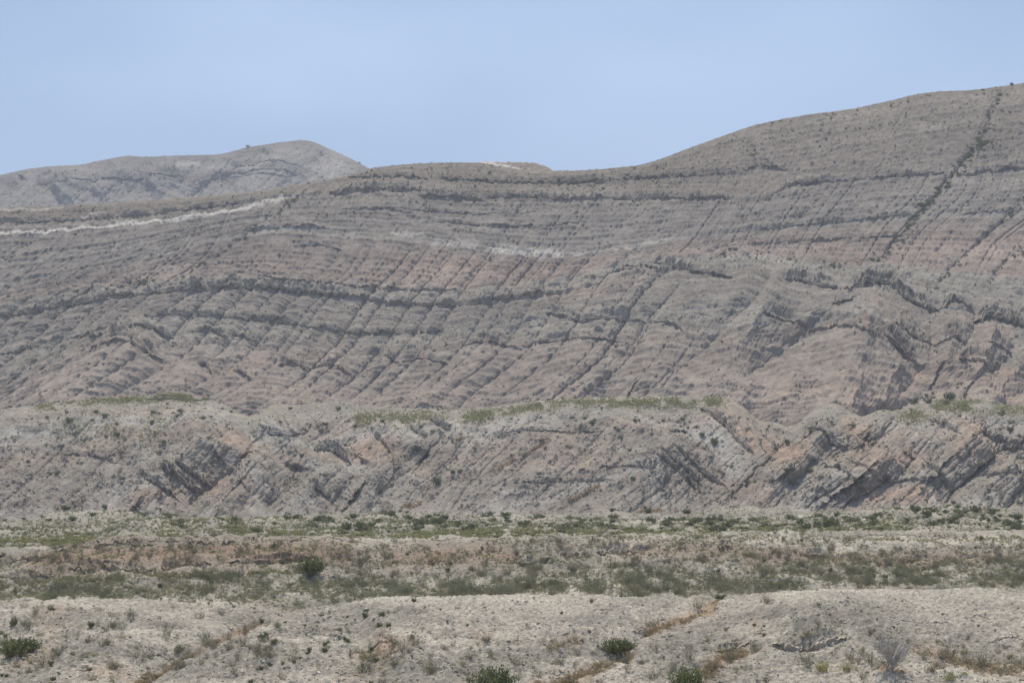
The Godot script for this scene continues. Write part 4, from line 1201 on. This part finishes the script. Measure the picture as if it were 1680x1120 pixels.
	sow(plain, "green_shrub", "shrubs", "green shrub", 230, -30, 1710, 8, 22, flat.call(836, 886), 0.1, 0.02, 0.75)
	sow(plain, "sagebrush", "sagebrush", "grey-green sagebrush", 240, -30, 1710, 6, 18, flat.call(828, 890), 0.15, 0.012, 0.8)
	sow(plain, "yellow_flowering_clump", "yellow-green plants", "yellow-green tuft", 330, -30, 1710, 6, 16, func(x: float) -> Vector2: return Vector2(lerpf(880.0, 874.0, smoothstep(300.0, 1300.0, x)), 9.0), 0.15, 0.01, 0.6)
	# the foothills
	sow(foot, "green_shrub", "shrubs on the foothills", "dark shrub", 170, -30, 1710, 5, 14, func(x: float) -> Vector2: return Vector2(along(foot.top, x) + 42.0, 46.0), 0.1, 0.02, 0.8)
	sow(foot, "green_shrub", "shrubs on the foothills", "dark shrub", 130, -30, 1710, 4, 12, flat.call(720, 850), 0.1, 0.02, 0.85)
	sow(foot, "dry_tussock", "tussocks on the foothills", "dry tussock", 160, -30, 1710, 4, 9, flat.call(670, 850), 0.1, 0.02, 0.7)
	# the hillside: shrubs gather in the gullies
	for g in [[[1640, 150, 1612, 235, 1580, 270, 1545, 310, 1500, 362, 1440, 432], 190, 3.5, 14.0, 8.0], [[1690, 320, 1640, 370, 1600, 405, 1560, 445, 1530, 480], 40, 4.0, 10.0, 4.0], [[1690, 400, 1650, 430, 1620, 470], 16, 4.0, 9.0, 4.0], [[500, 318, 412, 380, 350, 422, 280, 462], 44, 3.5, 11.0, 5.0], [[138, 336, 70, 382, 0, 432], 22, 3.0, 7.0, 3.0], [[1400, 438, 1300, 425, 1180, 420], 34, 4.0, 12.0, 8.0], [[300, 460, 200, 470, 120, 482], 34, 4.0, 10.0, 8.0], [[1633, 607, 1570, 633, 1500, 660], 20, 5.0, 13.0, 6.0], [[1680, 520, 1660, 560, 1640, 600], 10, 6.0, 13.0, 6.0], [[700, 400, 590, 480], 16, 3.0, 8.0, 4.0], [[850, 400, 770, 440], 10, 3.0, 8.0, 5.0], [[1350, 320, 1290, 372, 1200, 402], 22, 3.0, 7.0, 4.0], [[1060, 440, 960, 460, 880, 480], 18, 3.0, 8.0, 5.0]]:
		var p := line(g[0])
		for k in g[1]:
			var t := some(0.0, p.size() - 1.001)
			var q: Vector2 = p[int(t)].lerp(p[int(t) + 1], t - int(t)) + Vector2(rng.randfn(0, 0.6), rng.randfn(0, 0.6)) * g[4]
			var s := grow(hill, "green_shrub", "shrubs along the gullies", q.x, q.y, g[2] * pow(g[3] / g[2], pow(rng.randf(), 1.5)), some(0.6, 0.9))
			if s: s.look = "dark green shrub"
	sow(hill, "green_shrub", "shrubs on the hillside", "dark green shrub", 330, 500, 1710, 2.5, 6.5, func(x: float) -> Vector2: return Vector2(along(hill.top, x) + 55.0, 60.0), 0.1, 0.02, 0.7)
	sow(hill, "green_shrub", "shrubs on the hillside", "dark green shrub", 150, -30, 1710, 2.5, 6.0, flat.call(340, 660), 0.2, 0.02, 0.7)
	sow(far_hill, "green_shrub", "shrubs on the distant hill", "dark shrub", 170, -30, 600, 2.5, 6.5, func(x: float) -> Vector2: return Vector2(along(far_hill.top, x) + 34.0, 36.0), 0.1, 0.02, 0.6)
	raise_plants(300)

func dead_bush() -> Array:
	var f := Shape.new()
	var w := Shape.new()
	var grey := Color(.33, .30, .27)
	twig(w, Vector3(-0.02, -0.05, 0), Vector3(0.02, 0.16, 0.02), 0.022, 0.018, Color(.48, .45, .41))
	twig(w, Vector3(0.02, 0.16, 0.02), Vector3(0.09, 0.33, 0), 0.018, 0.013, Color(.48, .45, .41))
	twig(w, Vector3(0.09, 0.33, 0), Vector3(0.18, 0.5, 0.03), 0.013, 0.006, Color(.46, .43, .39))
	twig(w, Vector3(0.02, 0.16, 0.02), Vector3(-0.1, 0.34, 0.03), 0.012, 0.006, Color(.44, .41, .37))
	for k in 34:
		var turn := some(0, TAU)
		var at := Vector3(0.02, some(0.0, 0.22), 0)
		var d := Vector3(cos(turn), some(0.5, 1.5), sin(turn) * 0.8).normalized()
		for j in 3:
			var to := at + d * some(0.1, 0.19)
			twig(w, at, to, 0.007 - 0.002 * j, 0.005 - 0.002 * j, tinted(grey, 0.2))
			for m in 7:
				var side := (d + Vector3(some(-1, 1), some(-0.4, 0.9), some(-1, 1)) * 0.9).normalized()
				var p := at.lerp(to, rng.randf())
				var tip := p + side * some(0.06, 0.16)
				twig(f, p, tip, 0.0026, 0.0012, tinted(grey, 0.3))
				twig(f, p.lerp(tip, 0.5), tip + Vector3(some(-1, 1), some(-0.2, 1), some(-1, 1)) * 0.05, 0.0018, 0.001, tinted(grey, 0.3))
			at = to
			d = (d + Vector3(some(-1, 1), some(-0.3, 0.6), some(-1, 1)) * 0.55).normalized()
	return [f.mesh(wood_material), w.mesh(wood_material)]

func grass(l: Land, called: String, label: String, col: Color, count: int, tall: float, bands: Array) -> void:
	# bands: [line of readings, half-spread, share]
	var at := []
	var tints := []
	var n := fractal(count, 0.02, 3)
	for b: Array in bands:
		var p := line(b[0])
		for k in int(count * b[2]):
			var t := some(0.0, p.size() - 1.001)
			var q: Vector2 = p[int(t)].lerp(p[int(t) + 1], t - int(t)) + Vector2(rng.randfn(0, 0.4), rng.randfn(0, 0.5)) * b[1]
			if n.get_noise_2d(q.x, q.y * 2.0) < some(-0.35, 0.12): continue
			if q.y < along(l.top, q.x): continue
			var s := tall * some(0.6, 1.3)
			at.append(spun(place(l, q.x, q.y) - Vector3(0, 0.02, 0), Vector3(s, s, s)))
			tints.append(Color.WHITE * some(0.75, 1.2))
	scatter(called, label, "grass", [blades(16, 1.0, 0.9, 0.035, col, 0.25), blades(16, 0.8, 1.1, 0.03, col * 0.9, 0.25)], at, tints)

func cover(hill: Land, foot: Land, plain: Land, bank: Land, mound: Land) -> void:
	grass(foot, "crest_grass", "yellow-green grass on the foothill crests", Color(.31, .30, .15), 17000, 0.35, [[[60, 668, 200, 656, 290, 651, 340, 658], 8.0, 0.22], [[580, 690, 640, 690, 720, 680, 800, 680], 14.0, 0.16], [[760, 690, 880, 668, 1000, 662, 1100, 660, 1190, 660], 10.0, 0.34], [[1480, 690, 1540, 668, 1600, 668, 1680, 680], 14.0, 0.2], [[100, 700, 200, 705, 300, 720], 40.0, 0.08]])
	grass(plain, "valley_grass", "yellow-green grass along the valley floor", Color(.31, .30, .15), 24000, 0.26, [[[-20, 893, 150, 886, 400, 878, 640, 880], 6.0, 0.35], [[640, 880, 860, 878, 1060, 874, 1300, 872, 1500, 870], 6.0, 0.4], [[-20, 868, 800, 864, 1700, 850], 22.0, 0.25]])
	grass(bank, "bank_grass", "thin yellow-green grass on the bank", Color(.30, .28, .16), 10000, 0.14, [[[-20, 958, 200, 952, 400, 948, 520, 945], 5.0, 0.3], [[-20, 968, 500, 972, 900, 968, 1300, 945, 1700, 945], 22.0, 0.45], [[800, 892, 1100, 888, 1400, 885, 1700, 885], 8.0, 0.25]])
	grass(bank, "low_scrub", "low muted olive scrub carpeting the bank", Color(.275, .26, .175), 17000, 0.17, [[[-20, 972, 300, 974, 600, 972, 900, 965, 1250, 950, 1700, 948], 22.0, 0.6], [[-20, 925, 400, 915, 800, 915, 1200, 905, 1700, 905], 26.0, 0.4]])
	grass(plain, "valley_scrub", "low muted olive scrub on the valley floor", Color(.25, .25, .155), 11000, 0.28, [[[-20, 876, 500, 872, 1000, 866, 1700, 860], 16.0, 1.0]])
	grass(mound, "rusty_grass", "dry rusty grass lining the gullies of the mound", Color(.38, .295, .205), 6500, 0.10, [[[1180, 986, 1110, 1008, 1060, 1024], 5.0, 0.14], [[1035, 1062, 985, 1085, 930, 1106, 880, 1122], 9.0, 0.3], [[1225, 1066, 1180, 1082, 1150, 1108], 11.0, 0.2], [[430, 1014, 350, 1042, 270, 1085, 220, 1112], 5.0, 0.12], [[1500, 1070, 1580, 1088, 1690, 1098], 10.0, 0.14], [[900, 1062, 950, 1050], 8.0, 0.05], [[590, 1078, 650, 1080], 8.0, 0.05]])
	grass(foot, "rusty_grass_of_the_foothills", "dry rusty grass in the foothill gullies", Color(.40, .27, .15), 1600, 0.3, [[[690, 826, 660, 834], 5.0, 0.2], [[1110, 838, 1040, 842], 4.0, 0.2], [[980, 800, 930, 825], 5.0, 0.2], [[760, 715, 750, 728], 4.0, 0.1], [[900, 725, 860, 750, 800, 780], 4.0, 0.3]])
	var all := func(_x: float, _y: float) -> float: return 1.0
	var patchy := fractal(900, 0.02, 3)
	var some_ := func(x: float, y: float) -> float: return 0.45 + 1.1 * patchy.get_noise_2d(x, y * 3.0)
	stones(mound, "mound_stones", "crumbs and chips of clay on the mound", 112000, -280, 1960, 964, 1150, 0.03, 0.14, some_, 0.3)
	stones(bank, "bank_stones", "crumbs and stones on the bank", 72000, -230, 1910, 872, 1010, 0.05, 0.22, some_, 0.3)
	stones(plain, "valley_stones", "stones strewn on the valley floor", 16000, -60, 1740, 818, 905, 0.1, 0.35, some_)
	stones(foot, "foothill_stones", "broken rock on the foothills", 34000, -60, 1740, 648, 866, 0.16, 0.6, some_)
	var upper := func(x: float, y: float) -> float:
		var over: float = y - along(hill.top, x)
		return (0.9 if over < 70.0 and x > 560.0 else 0.25) * (0.6 + patchy.get_noise_2d(x, y * 3.0))
	stones(hill, "hillside_stones", "broken rock strewn over the hillside", 46000, -60, 1740, 130, 690, 0.25, 0.85, upper)

# ---------------------------------------------------------------- rock ledges: stacks of thin broken beds standing out of the slopes
func rocks(hill: Land, foot: Land, bank: Land, mound: Land, far_hill: Land) -> void:
	var seed_ := 0
	var waiting := {}
	var used := {}
	for set_: Array in [[hill, "grey layered rock ledge", "rock ledges on the hillside", 0.62, 2.6], [foot, "grey tilted rock ledge", "rock ledges on the foothills", 0.7, 2.2], [bank, "brown undercut earth ledge", "ledges along the bank", 0.55, 1.2], [mound, "pale undercut crust ledge", "ledges on the mound", 0.6, 1.0], [far_hill, "faint rock ledge", "ledges on the distant hill", 0.9, 4.0]]:
		var l: Land = set_[0]
		for e: Ledge in l.ledges:
			seed_ += 1
			var p := e.p
			var o := ledge_thing(l, e, seed_, set_[3], set_[4], l == bank or l == mound)
			var mid := Vector2((p[0].x + p[p.size() - 1].x) * 0.5, 0)
			mid.y = along(p, mid.x)
			o.set_meta("category", "rock ledge")
			o.set_meta("group", set_[2])
			var best := 1e12
			var who := 0
			for k in marks_named.size():
				var d: Vector2 = marks_named[k][0] - mid
				var m := d.x * d.x + d.y * d.y * 5.0
				if m < best:
					best = m
					who = k
			var name_: String = marks_named[who][1]
			if best < 2500.0 and not used.has(who) and ("ledge" in name_ or "overhang" in name_ or "undercut" in name_ or "slab" in name_ or "arch" in name_ or "outcrop" in name_ or "knob" in name_):
				used[who] = true
				o.set_meta("label", name_.trim_prefix("the ") + (" of stacked broken rock beds" if l == hill or l == foot else " of crumbling earth"))
				continue
			var d: Vector2 = mid - marks_named[who][0]
			var where := "right of" if d.x > 0.0 else "left of"
			if absf(d.x) < absf(d.y) * 2.2: where = ("right " if d.x > 0.0 else "left ") + ("below" if d.y > 0.0 else "above")
			var key := "%s, %s %s" % [set_[1], where, name_]
			if not waiting.has(key): waiting[key] = []
			waiting[key].append([best, o])
	for key: String in waiting:
		var a: Array = waiting[key]
		a.sort_custom(func(m, n): return m[0] < n[0])
		for k in a.size(): a[k][1].set_meta("label", ("lone " if a.size() == 1 else rank(k) + " ") + key)

func ledge_thing(l: Land, e: Ledge, s: int, out: float, deep: float, earth: bool) -> Node3D:
	var p := e.p
	var x0 := p[0].x
	var x1 := p[p.size() - 1].x
	var n := maxi(6, int((x1 - x0) / 2.2))
	var foot := PackedVector3Array()
	var colors := PackedColorArray()
	for k in n + 1:
		var x := lerpf(x0, x1, float(k) / n)
		var y := along(p, x) + (0.8 if earth else 2.0) * wander.get_noise_2d(x * 1.5, s * 40.0)
		var c := clampi(l.cols.bsearch(x), 0, l.nc - 1)
		var yb := l.py[c]
		var yt := l.py[(l.nr - 1) * l.nc + c]
		var i := clampi(int(roundf((y - yb) / (yt - yb) * (l.nr - 1))), 0, l.nr - 1) * l.nc + c
		foot.append(l.pos[i])
		colors.append(l.color[i])
	var at := foot[n / 2]
	var root := Node3D.new()
	root.name = "rock_ledge"
	root.position = at
	add_child(root, true)
	var beds := 3 if e.height > 0.2 else 2
	var low := -0.12 * e.height
	var block := 0
	var size := PackedFloat32Array()
	for bed in beds:
		var thick := e.height * ((0.55 if earth else 0.58) / beds) * (0.7 + 0.6 * hash1(bed, s))
		var shape := Shape.new()
		var sections := []
		var left := 0
		var jut := 1.0
		var drop := 0.0
		for k in n + 1:
			if left <= 0:                                        # the bed breaks into blocks
				block += 1
				left = 2 + int(5.0 * hash1(block, s + 11))
				jut = 0.45 + 0.75 * hash1(block, s + 12)
				if hash1(block, s + 13) < 0.16: jut = 0.0
				drop = (hash1(block, s + 14) - 0.5) * 0.35 * thick
				if earth:
					jut = 0.8 + 0.2 * hash1(block, s + 12)
					drop *= 0.25
			left -= 1
			var t := float(k) / n
			var fade := smoothstep(0.0, 0.14, t) * smoothstep(1.0, 0.86, t) * clampf(0.75 + 0.8 * wander.get_noise_2d(t * 90.0, s * 13.0 + bed * 7.0), 0.1, 1.0)
			var f := foot[k] - at
			var o := l.out.normalized()
			var reach := e.height * (out * jut * fade if not earth else 0.1 * jut)
			if earth: fade = smoothstep(0.0, 0.2, t) * smoothstep(1.0, 0.8, t) * (0.85 + 0.3 * wander.get_noise_2d(t * 60.0, s * 13.0))
			var h := thick * (0.35 + 0.65 * fade)
			var y0 := low + drop
			var r := 0.12 * thick
			var back := -e.height * deep
			var q := [f + o * back + Vector3(0, y0, 0), f + o * (reach - r * 1.5) + Vector3(0, y0, 0), f + o * reach + Vector3(0, y0 + h * 0.35, 0), f + o * (reach - r * 0.6) + Vector3(0, y0 + h * 0.82, 0), f + o * (reach - r * 2.0) + Vector3(0, y0 + h, 0), f + o * back + Vector3(0, y0 + h * 1.25, 0)]
			for m in 6:
				q[m] += Vector3(hash1(k * 6 + m, s + bed) - 0.5, 0.6 * (hash1(k * 6 + m, s + bed + 90) - 0.5), hash1(k * 6 + m, s + bed + 180) - 0.5) * thick * 0.22
			sections.append(q)
		for k in n:
			var a: Array = sections[k]
			var b: Array = sections[k + 1]
			var col := colors[k]
			var tone := 0.82 + 0.3 * hash1(k / 3 + bed * 40, s + 33)
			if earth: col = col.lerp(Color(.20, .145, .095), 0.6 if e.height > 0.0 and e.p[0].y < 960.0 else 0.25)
			col = Color(col.r * tone, col.g * tone * 0.985, col.b * tone * 0.96)
			for m in 5:
				shape.tri(a[m], a[m + 1], b[m], col)
				shape.tri(b[m], a[m + 1], b[m + 1], col)
		low += thick * 0.96
		var o := MeshInstance3D.new()
		o.name = "bed" if bed == 0 else "bed_%03d" % bed
		o.mesh = shape.mesh(stone_material)
		root.add_child(o, true)
	return root

func veil() -> ImageTexture:                                       # thin high cloud
	var n := FastNoiseLite.new()
	n.seed = 4
	n.frequency = 0.006
	n.fractal_octaves = 5
	var im := Image.create(1024, 512, false, Image.FORMAT_RGBA8)
	for y in 512:
		for x in 1024:
			var turn := TAU * x / 1024.0
			var high := (256.0 - y) / 512.0 * PI
			var d := Vector3(cos(turn) * cos(high), sin(high) * 2.6, sin(turn) * cos(high)) * 150.0
			var v := smoothstep(0.0, 0.6, n.get_noise_3dv(d)) * 0.24
			im.set_pixel(x, y, Color(0.8, 0.82, 0.85, v))
	return ImageTexture.create_from_image(im)

func _ready() -> void:
	rng.seed = 20
	var camera := Camera3D.new()
	camera.name = "camera"
	camera.fov = rad_to_deg(2.0 * atan(560.0 / FOCAL))
	camera.transform = Transform3D(aim, EYE)
	camera.near = 0.5
	camera.far = 9000.0
	add_child(camera)
	var around := WorldEnvironment.new()
	around.name = "surroundings"
	var env := Environment.new()
	var heaven := ProceduralSkyMaterial.new()
	heaven.sky_top_color = Color(.485, .605, .785)
	heaven.sky_horizon_color = Color(.715, .80, .90)
	heaven.sky_curve = 0.25
	heaven.ground_bottom_color = Color(.45, .42, .38)
	heaven.ground_horizon_color = Color(.62, .62, .62)
	heaven.sun_angle_max = 1.0
	heaven.sky_cover = veil()
	heaven.sky_cover_modulate = Color(1, 1, 1, 1.0)
	var sky := Sky.new()
	sky.sky_material = heaven
	env.background_mode = Environment.BG_SKY
	env.sky = sky
	env.tonemap_mode = Environment.TONE_MAPPER_LINEAR
	env.tonemap_exposure = 1.19
	env.sdfgi_enabled = true
	env.ssao_enabled = true
	env.ssil_enabled = true
	env.fog_enabled = true
	env.fog_density = 0.00032
	env.fog_light_color = Color(.89, .91, .95)
	around.environment = env
	add_child(around)
	var sun := DirectionalLight3D.new()
	sun.name = "sun"
	sun.light_energy = 1.4
	sun.light_color = Color(1.0, .97, .92)
	sun.light_angular_distance = 0.5
	sun.shadow_enabled = true
	var bearing := deg_to_rad(-10.0)             # behind the hills, a little to the left
	var height := deg_to_rad(67.0)
	var to := Vector3(sin(bearing) * cos(height), sin(height), -cos(bearing) * cos(height))
	sun.transform = Transform3D(Basis.looking_at(-to, Vector3.FORWARD), Vector3.ZERO)
	add_child(sun)

	slope_material = StandardMaterial3D.new()
	slope_material.resource_name = "clay"
	slope_material.vertex_color_use_as_albedo = true
	slope_material.roughness = 1.0
	slope_material.metallic_specular = 0.15
	slope_material.albedo_texture = grain(5, 0.055, 0.7)
	slope_material.uv1_triplanar = true
	slope_material.uv1_world_triplanar = true
	slope_material.uv1_scale = Vector3.ONE / 40.0
	soil_material = slope_material.duplicate()
	soil_material.resource_name = "soil"
	soil_material.albedo_texture = grain(6, 0.10, 0.54)
	soil_material.uv1_scale = Vector3.ONE / 7.0
	var t0 := Time.get_ticks_msec()
	var hill := main_hill()
	skin(hill, "hillside", slope_material)
	var far_hill := distant_hill()
	skin(far_hill, "distant_hill", slope_material)
	skin(hump(), "hill_behind_the_saddle", slope_material)
	var foot := foothills()
	skin(foot, "foothills", slope_material)
	print("hills ", Time.get_ticks_msec() - t0)
	var floor_ := valley_floor()
	skin(floor_, "valley_floor", soil_material)
	var bank := low_bank()
	skin(bank, "bank", soil_material)
	var mound := crusted_mound()
	skin(mound, "mound", soil_material)
	print("ground ", Time.get_ticks_msec() - t0)
	var sheet := PlaneMesh.new()
	sheet.size = Vector2(12000, 12000)
	sheet.material = slope_material
	var g := MeshInstance3D.new()
	g.name = "ground"
	g.mesh = sheet
	g.position = Vector3(0, -4.0, 0)
	g.set_meta("kind", "structure")
	add_child(g)
	plant_everything(hill, far_hill, foot, floor_, bank, mound)
	print("plants ", Time.get_ticks_msec() - t0)
	rocks(hill, foot, bank, mound, far_hill)
	cover(hill, foot, floor_, bank, mound)
	print("cover ", Time.get_ticks_msec() - t0)
